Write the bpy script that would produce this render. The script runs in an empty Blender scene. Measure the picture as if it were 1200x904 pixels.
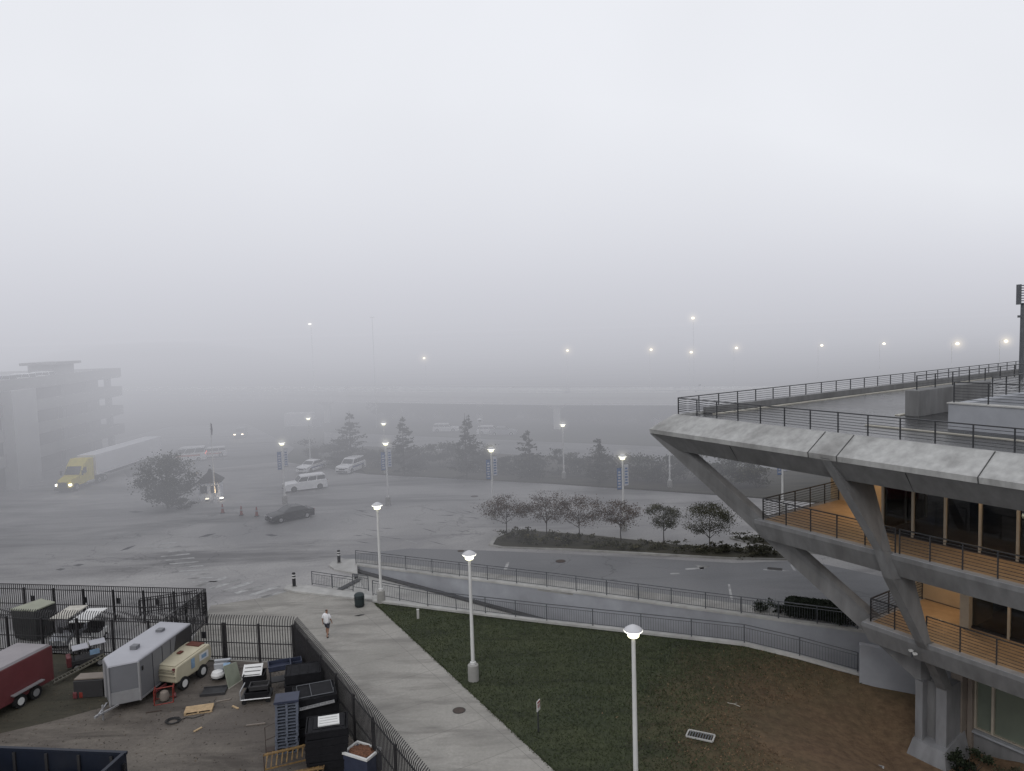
import bpy, bmesh, math, random
from mathutils import Vector, Matrix
R_ = math.radians
random.seed(7)
scene = bpy.context.scene
COL = scene.collection
# ------------------------------------------------------------------ camera geometry (survey of the photograph)
F, H, ROLL, PITCH = 870.0, 19.0, -0.03, math.atan(65 / 870.0)
CAMROT = Matrix.Rotation(math.pi / 2 - PITCH, 3, 'X') @ Matrix.Rotation(ROLL, 3, 'Z')
def W(px, py, z=0.0):
    d = CAMROT @ Vector(((px - 600) / F, -(py - 452) / F, -1.0))
    t = (z - H) / d.z
    return Vector((d.x * t, d.y * t, z))
def WD(px, py, dist):                      # point on the sight line at a given horizontal depth
    d = CAMROT @ Vector(((px - 600) / F, -(py - 452) / F, -1.0))
    t = dist / d.y
    return Vector((d.x * t, dist, H + d.z * t))
# ------------------------------------------------------------------ mesh builder
class MB:
    def __init__(s): s.bm = bmesh.new(); s.uvl = None
    def _f(s, vs):
        try: return s.bm.faces.new(vs)
        except ValueError: return None
    def poly(s, pts):
        return s._f([s.bm.verts.new(p) for p in pts])
    def hexa(s, b, t):                     # bottom ring, top ring (same length)
        vb = [s.bm.verts.new(p) for p in b]; vt = [s.bm.verts.new(p) for p in t]; n = len(b)
        s._f(list(reversed(vb))); s._f(vt)
        for i in range(n): s._f([vb[i], vb[(i + 1) % n], vt[(i + 1) % n], vt[i]])
        return s
    def box(s, c, d, rz=0.0):
        x, y, z = d[0] / 2, d[1] / 2, d[2] / 2; ca, sa = math.cos(rz), math.sin(rz)
        q = [(-x, -y), (x, -y), (x, y), (-x, y)]
        r = [(c[0] + a * ca - b * sa, c[1] + a * sa + b * ca) for a, b in q]
        return s.hexa([(a, b, c[2] - z) for a, b in r], [(a, b, c[2] + z) for a, b in r])
    def prism(s, pts, z0, z1):
        return s.hexa([(p[0], p[1], z0) for p in pts], [(p[0], p[1], z1) for p in pts])
    def bar(s, p0, p1, w, h=None):
        p0, p1 = Vector(p0), Vector(p1); h = h or w
        d = (p1 - p0).normalized(); u = Vector((0, 0, 1)) if abs(d.z) < .95 else Vector((0, 1, 0))
        a = d.cross(u).normalized() * (w / 2); b = a.cross(d).normalized() * (h / 2)
        o = [-a - b, a - b, a + b, -a + b]
        return s.hexa([p0 + q for q in o], [p1 + q for q in o])
    def loft(s, rings, cap=True, closed=True):
        vs = [[s.bm.verts.new(p) for p in r] for r in rings]; n = len(rings[0])
        for k in range(len(vs) - 1):
            for i in range(n if closed else n - 1):
                s._f([vs[k][i], vs[k][(i + 1) % n], vs[k + 1][(i + 1) % n], vs[k + 1][i]])
        if cap: s._f(list(reversed(vs[0]))); s._f(vs[-1])
        return s
    def tube(s, pts, r, n=8, cap=True):
        pts = [Vector(p) for p in pts]; rs = r if isinstance(r, (list, tuple)) else [r] * len(pts); rings = []
        for i, p in enumerate(pts):
            d = (pts[min(i + 1, len(pts) - 1)] - pts[max(i - 1, 0)]).normalized()
            u = Vector((0, 0, 1)) if abs(d.z) < .9 else Vector((1, 0, 0))
            a = d.cross(u).normalized(); b = a.cross(d).normalized()
            rings.append([p + (a * math.cos(2 * math.pi * k / n) + b * math.sin(2 * math.pi * k / n)) * rs[i] for k in range(n)])
        return s.loft(rings, cap)
    def lathe(s, c, prof, n=14, cap=True):
        return s.loft([[(c[0] + r * math.cos(2 * math.pi * k / n), c[1] + r * math.sin(2 * math.pi * k / n), c[2] + z) for k in range(n)] for r, z in prof], cap)
    def disc(s, c, ax, r, t, n=14):        # a wheel-like disc along axis ax
        ax = Vector(ax).normalized(); c = Vector(c)
        return s.tube([c - ax * t / 2, c + ax * t / 2], r, n)
    def ball(s, c, r, seed=0, sub=2, wob=.18):
        rnd = random.Random(seed); t = bmesh.new(); bmesh.ops.create_icosphere(t, subdivisions=sub, radius=1)
        m = {}
        for v in t.verts:
            k = 1 + rnd.uniform(-wob, wob); m[v.index] = s.bm.verts.new((c[0] + v.co.x * r[0] * k, c[1] + v.co.y * r[1] * k, c[2] + v.co.z * r[2] * k))
        for f in t.faces: s._f([m[v.index] for v in f.verts])
        t.free(); return s
    def xf(s, M): s.bm.transform(M); return s
def empty(name, loc, rz=0.0, parent=None):
    o = bpy.data.objects.new(name, None); COL.objects.link(o); o.location = loc; o.rotation_euler = (0, 0, rz); o.empty_display_size = .3
    if parent: o.parent = parent
    return o
def obj(name, mb, mat, parent=None, smooth=False, loc=None, bevel=0):
    bm = mb.bm
    bmesh.ops.recalc_face_normals(bm, faces=bm.faces)
    me = bpy.data.meshes.new(name)
    if smooth:
        for f in bm.faces: f.smooth = True
    bm.to_mesh(me); bm.free(); me.materials.append(mat)
    o = bpy.data.objects.new(name, me); COL.objects.link(o)
    if smooth: me.set_sharp_from_angle(angle=R_(38))
    if parent: o.parent = parent
    if loc is not None: o.location = loc
    if bevel:
        m = o.modifiers.new('Bevel', 'BEVEL'); m.width = bevel; m.segments = 2; m.limit_method = 'ANGLE'; m.angle_limit = R_(40)
    return o
def tag(o, label=None, cat=None, group=None, kind=None):
    if label: o['label'] = label
    if cat: o['category'] = cat
    if group: o['group'] = group
    if kind: o['kind'] = kind
    return o
def thing(name, label, cat, loc, rz=0.0, group=None): return tag(empty(name, loc, rz), label, cat, group)
def copy_tree(o, parent=None):
    c = o.copy(); COL.objects.link(c)
    if parent: c.parent = parent; c.matrix_parent_inverse = o.matrix_parent_inverse.copy()
    for ch in list(o.children): copy_tree(ch, c)
    return c
# ------------------------------------------------------------------ materials
MATS = {}
def mat(name, col, rough=.7, var=.25, scale=3.0, metal=0.0, bump=0.0, spec=.4, stretch=None, col2=None, dirt=0.0, detail=5):
    if name in MATS: return MATS[name]
    m = bpy.data.materials.new(name); m.use_nodes = True; nt = m.node_tree; N = nt.nodes; L = nt.links
    bs = N['Principled BSDF']; bs.inputs['Roughness'].default_value = rough; bs.inputs['Metallic'].default_value = metal
    bs.inputs['Specular IOR Level'].default_value = spec
    tc = N.new('ShaderNodeTexCoord'); mp = N.new('ShaderNodeMapping'); L.new(tc.outputs['Object'], mp.inputs[0])
    if stretch: mp.inputs['Scale'].default_value = stretch
    nz = N.new('ShaderNodeTexNoise'); nz.inputs['Scale'].default_value = scale; nz.inputs['Detail'].default_value = detail; nz.inputs['Roughness'].default_value = .6
    L.new(mp.outputs[0], nz.inputs['Vector'])
    mr = N.new('ShaderNodeMapRange'); mr.inputs['From Min'].default_value = .3; mr.inputs['From Max'].default_value = .7; L.new(nz.outputs[0], mr.inputs[0])
    mx = N.new('ShaderNodeMix'); mx.data_type = 'RGBA'; L.new(mr.outputs[0], mx.inputs[0])
    c2 = col2 or tuple(c * (1 + var) for c in col); c1 = col if col2 else tuple(c * (1 - var) for c in col)
    mx.inputs[6].default_value = (*c1, 1); mx.inputs[7].default_value = (*c2, 1)
    out = mx.outputs[2]
    if dirt:
        n2 = N.new('ShaderNodeTexNoise'); n2.inputs['Scale'].default_value = scale * .23; n2.inputs['Detail'].default_value = 8; L.new(tc.outputs['Object'], n2.inputs['Vector'])
        r2 = N.new('ShaderNodeMapRange'); r2.inputs['From Min'].default_value = .45; r2.inputs['From Max'].default_value = .68; r2.inputs['To Max'].default_value = dirt; L.new(n2.outputs[0], r2.inputs[0])
        m2 = N.new('ShaderNodeMix'); m2.data_type = 'RGBA'; L.new(r2.outputs[0], m2.inputs[0]); L.new(out, m2.inputs[6]); m2.inputs[7].default_value = (.045, .04, .035, 1); out = m2.outputs[2]
    L.new(out, bs.inputs['Base Color'])
    if bump:
        b = N.new('ShaderNodeBump'); b.inputs['Strength'].default_value = bump; b.inputs['Distance'].default_value = .05; L.new(nz.outputs[0], b.inputs['Height']); L.new(b.outputs[0], bs.inputs['Normal'])
    MATS[name] = m; return m
def emit(name, col, s):
    if name in MATS: return MATS[name]
    m = bpy.data.materials.new(name); m.use_nodes = True; nt = m.node_tree; bs = nt.nodes['Principled BSDF']
    bs.inputs['Base Color'].default_value = (.8, .8, .75, 1); bs.inputs['Emission Color'].default_value = (*col, 1); bs.inputs['Emission Strength'].default_value = s
    m.cycles.emission_sampling = 'NONE'; MATS[name] = m; return m
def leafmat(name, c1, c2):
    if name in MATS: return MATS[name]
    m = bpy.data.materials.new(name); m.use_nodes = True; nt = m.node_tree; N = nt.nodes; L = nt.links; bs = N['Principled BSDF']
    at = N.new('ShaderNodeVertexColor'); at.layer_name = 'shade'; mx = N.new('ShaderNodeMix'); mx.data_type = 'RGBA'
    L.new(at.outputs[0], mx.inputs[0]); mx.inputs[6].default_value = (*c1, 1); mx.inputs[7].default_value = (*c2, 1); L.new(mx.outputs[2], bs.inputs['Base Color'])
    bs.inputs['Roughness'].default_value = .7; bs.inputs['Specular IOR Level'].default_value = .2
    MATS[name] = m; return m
def glassmat(name, tint, refl=.12):
    if name in MATS: return MATS[name]
    m = bpy.data.materials.new(name); m.use_nodes = True; nt = m.node_tree; N = nt.nodes; L = nt.links
    N.remove(N['Principled BSDF']); tr = N.new('ShaderNodeBsdfTransparent'); tr.inputs[0].default_value = (*tint, 1)
    gl = N.new('ShaderNodeBsdfGlossy'); gl.inputs['Roughness'].default_value = .03; fr = N.new('ShaderNodeFresnel'); fr.inputs[0].default_value = 1.5
    ms = N.new('ShaderNodeMixShader'); L.new(fr.outputs[0], ms.inputs[0]); L.new(tr.outputs[0], ms.inputs[1]); L.new(gl.outputs[0], ms.inputs[2]); L.new(ms.outputs[0], N['Material Output'].inputs[0])
    MATS[name] = m; return m
# surface materials with more structure --------------------------------------------------------------
def ground_mat(name, base, light, dark, s_big, crack=True, rough=(.45, .75), streak=0, fine=6.0, brown=None, joints=None):
    m = bpy.data.materials.new(name); m.use_nodes = True; nt = m.node_tree; N = nt.nodes; L = nt.links; bs = N['Principled BSDF']
    tc = N.new('ShaderNodeTexCoord'); co = tc.outputs['Object']
    def noise(sc, det=6, ro=.6, vec=None, dist=0):
        n = N.new('ShaderNodeTexNoise'); n.inputs['Scale'].default_value = sc; n.inputs['Detail'].default_value = det; n.inputs['Roughness'].default_value = ro; n.inputs['Distortion'].default_value = dist
        L.new(vec or co, n.inputs['Vector']); return n.outputs[0]
    def rng(v, a, b, c=0, d=1):
        r = N.new('ShaderNodeMapRange'); r.inputs['From Min'].default_value = a; r.inputs['From Max'].default_value = b; r.inputs['To Min'].default_value = c; r.inputs['To Max'].default_value = d; L.new(v, r.inputs[0]); return r.outputs[0]
    def mix(f, a, b, mode='MIX'):
        x = N.new('ShaderNodeMix'); x.data_type = 'RGBA'; x.blend_type = mode
        L.new(f, x.inputs[0]) if not isinstance(f, float) else setattr(x.inputs[0], 'default_value', f)
        for k, c in ((6, a), (7, b)):
            if isinstance(c, tuple): x.inputs[k].default_value = (*c, 1)
            else: L.new(c, x.inputs[k])
        return x.outputs[2]
    big = noise(s_big, 7, .62, dist=.6)
    c = mix(rng(big, .38, .62), base, light)
    mp = N.new('ShaderNodeMapping'); mp.inputs['Rotation'].default_value = (0, 0, R_(22)); mp.inputs['Scale'].default_value = (.35, 1.6, 1); L.new(co, mp.inputs[0])
    st = noise(s_big * 1.7, 6, .65, mp.outputs[0], .4)
    c = mix(rng(st, .48, .66, 0, .85), c, dark)
    if streak:
        st2 = noise(s_big * 2.6, 7, .7, mp.outputs[0], 1.0); c = mix(rng(st2, .55, .75, 0, streak), c, light)
    c = mix(rng(noise(fine, 4), .3, .7, .0, .35), c, dark)
    if crack:
        vo = N.new('ShaderNodeTexVoronoi'); vo.feature = 'DISTANCE_TO_EDGE'; vo.inputs['Scale'].default_value = .16
        wn = N.new('ShaderNodeTexNoise'); wn.inputs['Scale'].default_value = .5; wn.inputs['Detail'].default_value = 5; L.new(co, wn.inputs['Vector'])
        va = N.new('ShaderNodeVectorMath'); va.operation = 'MULTIPLY_ADD'; L.new(wn.outputs['Color'], va.inputs[0]); va.inputs[1].default_value = (4, 4, 4); L.new(co, va.inputs[2]); L.new(va.outputs[0], vo.inputs['Vector'])
        k = rng(vo.outputs['Distance'], .004, .016, 1, 0)
        ms = N.new('ShaderNodeMath'); ms.operation = 'MULTIPLY'; L.new(k, ms.inputs[0]); L.new(rng(noise(.05, 3), .48, .62, 0, .42), ms.inputs[1])
        c = mix(ms.outputs[0], c, (.018, .018, .02))
    if joints:
        (ax, ay, ang, w) = joints
        m3 = N.new('ShaderNodeMapping'); m3.inputs['Rotation'].default_value = (0, 0, ang); L.new(co, m3.inputs[0])
        sp = N.new('ShaderNodeSeparateXYZ'); L.new(m3.outputs[0], sp.inputs[0])
        for o_, per in ((0, ax), (1, ay)):
            d = N.new('ShaderNodeMath'); d.operation = 'PINGPONG'; L.new(sp.outputs[o_], d.inputs[0]); d.inputs[1].default_value = per / 2
            c = mix(rng(d.outputs[0], w * .4, w, .45, 0), c, (.08, .076, .07))
    if brown is not None:
        (cx, cy, r0, r1, bc, bd) = brown
        sv = N.new('ShaderNodeVectorMath'); sv.operation = 'DISTANCE'; L.new(co, sv.inputs[0]); sv.inputs[1].default_value = (cx, cy, -1)
        ad = N.new('ShaderNodeMath'); ad.operation = 'MULTIPLY_ADD'; L.new(noise(.35, 6, .7), ad.inputs[0]); ad.inputs[1].default_value = 9.0; L.new(sv.outputs['Value'], ad.inputs[2])
        bcol = mix(rng(noise(2.2, 6, .7), .35, .65), bc, bd)
        c = mix(rng(ad.outputs[0], r0, r1, 1, 0), c, bcol)
    L.new(c, bs.inputs['Base Color'])
    L.new(rng(big, .35, .65, rough[0], rough[1]), bs.inputs['Roughness']); bs.inputs['Specular IOR Level'].default_value = .35
    b = N.new('ShaderNodeBump'); b.inputs['Strength'].default_value = .5; b.inputs['Distance'].default_value = .04; L.new(noise(fine * 2, 4), b.inputs['Height']); L.new(b.outputs[0], bs.inputs['Normal'])
    return m
FOOT = W(1090, 890, -2.2)
M_asph = ground_mat('asphalt', (.225, .220, .222), (.40, .39, .383), (.105, .103, .105), .055, streak=1.0)
M_drive = ground_mat('drive_asphalt', (.155, .157, .164), (.205, .205, .21), (.105, .107, .112), .07, streak=.5)
M_road = ground_mat('road_asphalt', (.2, .2, .2), (.26, .26, .26), (.10, .10, .10), .05)
M_plaza = ground_mat('plaza_concrete', (.25, .24, .217), (.345, .332, .305), (.16, .151, .138), .3, crack=False, rough=(.5, .8), streak=.6, joints=(3.1, 5.6, R_(58.5), .022))
M_dirt = ground_mat('yard_dirt', (.10, .086, .075), (.165, .146, .125), (.052, .044, .038), .26, crack=False, rough=(.7, .9), streak=.4)
M_lawn = ground_mat('lawn_grass', (.034, .043, .021), (.053, .061, .030), (.018, .022, .012), .35, crack=False, rough=(.85, .95), fine=7, streak=.7, brown=(FOOT.x - 1.0, FOOT.y - 2.5, 8.5, 18.5, (.105, .066, .039), (.185, .120, .070)))
M_grass = ground_mat('rough_grass', (.046, .043, .030), (.066, .059, .042), (.026, .025, .018), .3, crack=False, rough=(.85, .95), streak=.6)
M_field = ground_mat('far_ground', (.055, .06, .045), (.08, .08, .065), (.035, .04, .03), .03, crack=False, rough=(.85, .95))
M_conc = mat('concrete', (.30, .295, .28), .75, .2, 1.2, bump=.15, dirt=.35)
M_bconc = mat('building_concrete', (.16, .16, .162), .7, .2, 1.5, bump=.12, dirt=.25, stretch=(1.3, 1.3, .3))
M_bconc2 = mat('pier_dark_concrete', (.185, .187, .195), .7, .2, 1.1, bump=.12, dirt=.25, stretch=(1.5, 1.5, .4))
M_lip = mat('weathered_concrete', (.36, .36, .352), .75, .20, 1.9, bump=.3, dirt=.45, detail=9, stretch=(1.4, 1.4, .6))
M_wallc = mat('retaining_concrete', (.31, .32, .345), .7, .12, .8, bump=.1, dirt=.2)
M_coping = mat('coping_concrete', (.40, .395, .38), .75, .15, 1.5, dirt=.25)
M_white = mat('white_paint', (.62, .62, .61), .45, .06, 2)
M_pole = mat('white_pole_paint', (.58, .58, .57), .4, .05, 2, dirt=.15)
M_black = mat('black_paint', (.014, .014, .016), .45, .3, 4)
M_fence = mat('fence_steel', (.022, .021, .023), .5, .25, 5)
M_steel = mat('grey_steel', (.10, .105, .115), .45, .15, 4, metal=.3)
M_rail = mat('rail_steel', (.035, .036, .04), .45, .2, 4)
M_tyre = mat('tyre_rubber', (.012, .012, .013), .8, .3, 8)
M_rim = mat('wheel_rim', (.45, .45, .46), .35, .1, 5, metal=.5)
M_dglass = mat('car_glass', (.018, .02, .023), .08, .1, 2, spec=.8)
M_lamp = emit('lamp_glow', (1.0, .98, .85), 3.0)
M_lampy = emit('lamp_glow_warm', (1.0, .96, .62), 2.4)
M_head = emit('headlight_glow', (1, .93, .8), 6.0)
M_far = emit('far_lamp_glow', (1, .87, .62), 4.0)
M_kit0 = mat('black_rubber', (.012, .012, .013), .6)
M_wood = mat('pallet_wood', (.44, .32, .19), .8, .2, 5)
M_bark = mat('bark', (.035, .03, .027), .9, .3, 6, bump=.3)
# ------------------------------------------------------------------ ground and terrain
def smooth(t): t = max(0, min(1, t)); return t * t * (3 - 2 * t)
def lawn_z(x, y):
    return -2.3 * (1 - smooth((math.hypot(x - FOOT.x, y - FOOT.y) - .5) / 10.5))
P0, P1 = W(437, 706), W(650, 904)
dpl = (P1 - P0).normalized()
P2 = P1 + dpl * 22
eM, eR = W(640, 731), W(1005, 790, -.9)
wL, wM, wR = W(416, 664), W(640, 692), W(1005, 742)
dw = (wR - wM).normalized(); wX = wR + dw * 45
nrm0 = Vector((-dw.y, dw.x, 0))
hole = [P0, P1, P2, Vector((60, P2.y, 0)), wX, wR, wM, wL, W(420, 677), W(392, 692)]
def sheet(name, outer, z, mt, holes=(), kind='structure', cuts=0):
    bm = bmesh.new()
    edges = []
    for loop in [outer, *holes]:
        vs = [bm.verts.new((p[0], p[1], z)) for p in loop]
        edges += [bm.edges.new((vs[i], vs[(i + 1) % len(vs)])) for i in range(len(vs))]
    bmesh.ops.triangle_fill(bm, edges=edges, use_beauty=True, normal=(0, 0, 1))
    if cuts:
        for _ in range(cuts): bmesh.ops.subdivide_edges(bm, edges=[e for e in bm.edges if e.calc_length() > 1.2], cuts=1)
        bmesh.ops.triangulate(bm, faces=bm.faces)
    for f in bm.faces:
        if f.normal.z < 0: f.normal_flip()
    me = bpy.data.meshes.new(name); bm.to_mesh(me); bm.free(); me.materials.append(mt)
    o = bpy.data.objects.new(name, me); COL.objects.link(o); o['kind'] = kind
    return o
BIG = 2500
sheet('ground', [(-BIG, -300), (BIG, -300), (BIG, BIG), (-BIG, BIG)], -.12, M_field, [hole])
lotfar = [W(180, 540), W(330, 541), W(430, 556), W(640, 567), W(860, 582), W(1010, 594)]
lot = [(-70, -40), (120, -40), (120, 60)] + [lotfar[-1] + Vector((40, -18, 0))] + lotfar[::-1] + [W(120, 520), W(0, 565), (-90, 60)]
sheet('parking_lot', lot, 0.0, M_asph, [hole])
sheet('road', [W(395, 652), W(480, 643), W(560, 645), W(660, 649), W(860, 660), W(945, 657), W(1100, 690)] + [wR + nrm0 * 2.25 + dw * 30, wM + nrm0 * 1.85, W(520, 674.5), W(425, 662)], .004, M_drive)
# service road going off to the upper left, in the fog
sheet('road', [W(150, 560), W(330, 541), W(345, 525), W(290, 497), W(200, 500), W(120, 520)], .004, M_road)
sheet('far_road', [W(380, 527), W(800, 548), W(1300, 575), W(1300, 545), W(800, 524), W(380, 506)], -.1, M_road)
# plaza walk
fc = W(345, 727, 2.6); fb = W(495, 904, 2.6); dfn = (fb - fc); dfn.z = 0; dfn.normalize()
fc = Vector((fc.x, fc.y, 0)); fb = Vector((fb.x, fb.y, 0)); fE = fb + dfn * 20
flft = W(0, 717, 2.6); flft.z = 0
dfl = (flft - fc).normalized()
plaza = [P0, P1, P2, fE + Vector((-.2, 0, 0)), fc + Vector((0, 0, 0)), fc + dfl * 7.2, W(247, 710), W(319, 699), W(336, 692), W(430, 703)]
sheet('plaza_pavement', plaza, .008, M_plaza)
yard = [fc, fE, (-60, fE.y), (-60, 44.5), fc + dfl * 45]
sheet('yard_ground', yard, .012, M_dirt)
sheet('grass_strip', [W(-60, 872), W(0, 860), W(60, 846), W(122, 829), W(172, 800), W(232, 776), fc + dfl * 3.2, fc + dfl * 40, W(-60, 760)], .016, M_grass)
lawn_pts = [P0, P1, P2, Vector((60, P2.y, 0)), Vector((60, 40, 0)), W(1080, 823, -1.7), W(1007, 795, -.9)] + [eR, eM]
lw = sheet('lawn', [P0, P1, P2, Vector((45, P2.y, 0)), Vector((45, 36, 0)), Vector((24, 40.5, 0)), eR, eM], 0, M_lawn, cuts=6)
rl = random.Random(3)
for v in lw.data.vertices:
    v.co.z = lawn_z(v.co.x, v.co.y) - .012
for p in lw.data.polygons: p.use_smooth = True
# trench floor (the ramp) between the lawn edge and the retaining wall
def onl(a, b, t): return a + (b - a) * t
mb = MB()
nearL = [W(392, 692), P0, onl(P0, eM, .5), eM, onl(eM, eR, .5), eR, eR + dw * 18]
farL = [W(420, 677), wL, onl(wL, wM, .5), wM, onl(wM, wR, .5), wR, wR + dw * 22]
zz = [-.02, -.35, -1.3, -2.3, -3.1, -3.3, -3.3]
for i in range(6):
    a, b, c, d = nearL[i], nearL[i + 1], farL[i + 1], farL[i]
    mb.poly([(a.x, a.y, zz[i]), (b.x, b.y, zz[i + 1]), (c.x, c.y, zz[i + 1]), (d.x, d.y, zz[i])])
bmesh.ops.remove_doubles(mb.bm, verts=mb.bm.verts, dist=.001)
tag(obj('ramp_path', mb, mat('ramp_concrete', (.36, .355, .34), .75, .15, .8, dirt=.2)), kind='structure')
# kerb along the foot of the retaining wall, and the joint strips across the ramp mouth
mb = MB()
def fo(i, off): p = farL[i] - nrm0 * off; return p
for i in range(0, 6):
    o0, o1 = (.45, .05); a, b = fo(i, o0), fo(i + 1, o0); c, d = fo(i + 1, o1), fo(i, o1)
    mb.hexa([(a.x, a.y, zz[i] - .05), (b.x, b.y, zz[i + 1] - .05), (c.x, c.y, zz[i + 1] - .05), (d.x, d.y, zz[i] - .05)], [(a.x, a.y, zz[i] + .2), (b.x, b.y, zz[i + 1] + .2), (c.x, c.y, zz[i + 1] + .2), (d.x, d.y, zz[i] + .2)])
tag(obj('ramp_kerb', mb, mat('kerb_shade_and_joint', (.075, .075, .078), .8, .2, 2)), kind='structure')  # dark colour stands in for the kerb's shadowed face
ra, rb_, dr_ = W(394, 691), W(419, 678), Vector((-dw.x, -dw.y, 0))
mb = MB(); mb.poly([(*p.xy, .011) for p in (ra, ra + dr_ * .9, rb_ + dr_ * .9, rb_)]); tag(obj('ramp_threshold', mb, M_coping), kind='structure')
mb = MB(); mb.poly([(*p.xy, .012) for p in (ra - dr_ * .02, ra - dr_ * .5, rb_ - dr_ * .5, rb_ - dr_ * .02)]); tag(obj('ramp_joint', mb, MATS['kerb_shade_and_joint']), kind='structure')
# sidewalk on the lot side of the retaining wall
nrm = Vector((-dw.y, dw.x, 0))
mb = MB(); mb.prism([wL + nrm * .35 - dw * 1, wR + nrm * .35 + dw * 30, wR + nrm * 2.3 + dw * 30, wM + nrm * 1.9, wL + nrm * 1.3 - dw * 1], -.1, .13)
tag(obj('sidewalk', mb, M_conc), kind='structure')
# planting islands
def island(name, pts, mt):
    pts = [Vector(p) for p in pts]; n = len(pts); c = sum(pts, Vector()) / n
    mb = MB(); inn = [p + (c - p).normalized() * .35 for p in pts]
    for i in range(n):
        j = (i + 1) % n; mb.hexa([(*p.xy, -.05) for p in (pts[i], pts[j], inn[j], inn[i])], [(*p.xy, .15) for p in (pts[i], pts[j], inn[j], inn[i])])
    k = MB(); k.prism(inn, -.05, .12)
    s = tag(obj(name, k, mt), kind='structure'); obj('kerb', mb, M_conc, s); return s
isl1 = [W(573, 640), W(578, 632), W(600, 622), W(690, 628), W(800, 640), W(880, 645), W(920, 648), W(938, 653), W(925, 657), W(860, 656), W(760, 651), W(660, 645), W(585, 642.5)]
island('planting_island', isl1, M_grass)
island('planting_island', [W(855, 632), W(900, 630), W(1040, 648), W(1040, 656), W(960, 650), W(900, 642)], M_grass)
verge = [p + Vector((0, .2, 0)) for p in lotfar[2:]] + [W(1020, 560), W(860, 548), W(640, 536), W(430, 524), W(390, 532)]
mb = MB(); mb.prism(verge, -.1, .14); tag(obj('verge', mb, M_grass), kind='structure')
# kerb noses at the mouth of the ramp
for pts in ([W(333, 692), W(336, 688), W(345, 686.5), W(360, 688), W(420, 697), W(437, 701), W(437, 705), W(418, 703), W(345, 695)],
            [W(385, 664), W(390, 660), W(398, 657), W(416, 657), W(419, 664.5), W(419, 674.5), W(392, 669)]):
    mb = MB(); mb.prism(pts, -.4, .16); tag(obj('kerb_nose', mb, M_coping, bevel=.04), kind='structure')
# painted marks -------------------------------------------------------------------------------------
M_mark = mat('worn_road_paint', (.25, .25, .25), .7, .35, 2.5, col2=(.46, .46, .455), dirt=.65)
def marks(name, quads, z=.009, m=None):
    mb = MB()
    for q in quads: mb.poly([(*W(*p).xy, z) for p in q])
    return tag(obj(name, mb, m or M_mark), kind='structure')
q = []
for i in range(11):
    x, y = 172 + i * 5.2, 639 + i * 4.3; q.append([(x, y), (x + 34, y - 4 + i * .3), (x + 36, y - 2.9 + i * .3), (x + 2, y + 1.2)])
for i in range(6):
    x, y = 228 + i * 15.5, 684 + i * 2.6; q.append([(x, y + 3), (x + 36, y - 8), (x + 40, y - 6.6), (x + 4, y + 4.8)])
marks('crosswalk_marking', q)
marks('stop_line_marking', [[(590, 668), (594, 668), (597, 659), (594, 659)], [(853, 685), (855.5, 685), (859, 703), (856, 703)],
    [(895, 667), (925, 669), (924, 670), (894, 668.3)], [(926, 662), (928, 662), (933, 669), (930, 669)]])
marks('arrow_marking', [[(803, 666.5), (825, 665), (825, 667), (803, 668)], [(814, 662), (832, 664), (822, 668)], [(785, 672), (796, 671.5), (797, 673), (786, 673.4)]])
marks('parking_line_marking', [[(x, y), (x + 1.4, y), (x + 1.4 + dx, y + dy), (x + dx, y + dy)] for x, y, dx, dy in
    [(640, 586, -14, 7), (690, 589, -14, 7), (740, 592, -14, 7), (790, 596, -12, 7), (600, 584, -14, 7), (480, 607, 14, 4), (520, 610, 14, 4), (560, 612, 14, 4), (430, 628, 18, 5), (470, 632, 18, 5)]])
M_patch = mat('asphalt_patch', (.075, .075, .078), .6, .25, 1.5)
pt = []
rp = random.Random(21)
for i in range(34):
    x, y = rp.uniform(405, 640), rp.uniform(586, 634)
    if x > 560 and y > 618: continue
    l, w, s = rp.uniform(8, 24), rp.uniform(.25, .6), rp.uniform(-.05, .3)
    pt.append([(x, y), (x + l * .5, y + l * s * .5 - w * .4), (x + l, y + l * s), (x + l * .6, y + l * s * .6 + w)])
for x, y, l, s in ((232, 630, 22, -.22), (140, 646, 20, -.35), (150, 600, 18, .0), (65, 668, 12, -.1), (310, 627, 16, .05), (85, 663, 14, -.1)):
    pt.append([(x, y), (x + l * .5, y + l * s * .5 - 1.2), (x + l, y + l * s), (x + l * .5, y + l * s * .5 + 1.5)])
marks('asphalt_repair', pt, .006, M_patch)
# ------------------------------------------------------------------ the concrete walls by the ramp
def wallrun(name, pts, z0, z1, t, label, capz=None, over=.06, zbot=None):
    b = Vector(((pts[0] + pts[-1]) / 2).xy.to_3d()); b.z = 0
    r = thing(name, label, 'wall', b); mb, cp = MB(), MB()
    for i in range(len(pts) - 1):
        a, c = pts[i] - b, pts[i + 1] - b; d = (c - a).normalized(); n = Vector((-d.y, d.x, 0)) * t
        za, zc = (z1(pts[i].x, pts[i].y), z1(pts[i + 1].x, pts[i + 1].y)) if callable(z1) else (z1, z1)
        mb.hexa([(*p.xy, z0) for p in (a, c, c + n, a + n)], [(a.x, a.y, za), (c.x, c.y, zc), ((c + n).x, (c + n).y, zc), ((a + n).x, (a + n).y, za)])
        m = Vector((-d.y, d.x, 0)) * over
        o = [a - m, c - m, c + n + m, a + n + m]; zs = [za, zc, zc, za]
        cp.hexa([(p.x, p.y, z + .002) for p, z in zip(o, zs)], [(p.x, p.y, z + .14) for p, z in zip(o, zs)])
    obj('wall', mb, M_wallc, r); obj('coping', cp, M_coping, r); return r
wallrun('retaining_wall', [wL, wM, wR, wR + dw * 30], -3.5, .06, .3, 'long smooth grey concrete retaining wall on the far side of the sunken ramp')
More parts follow.
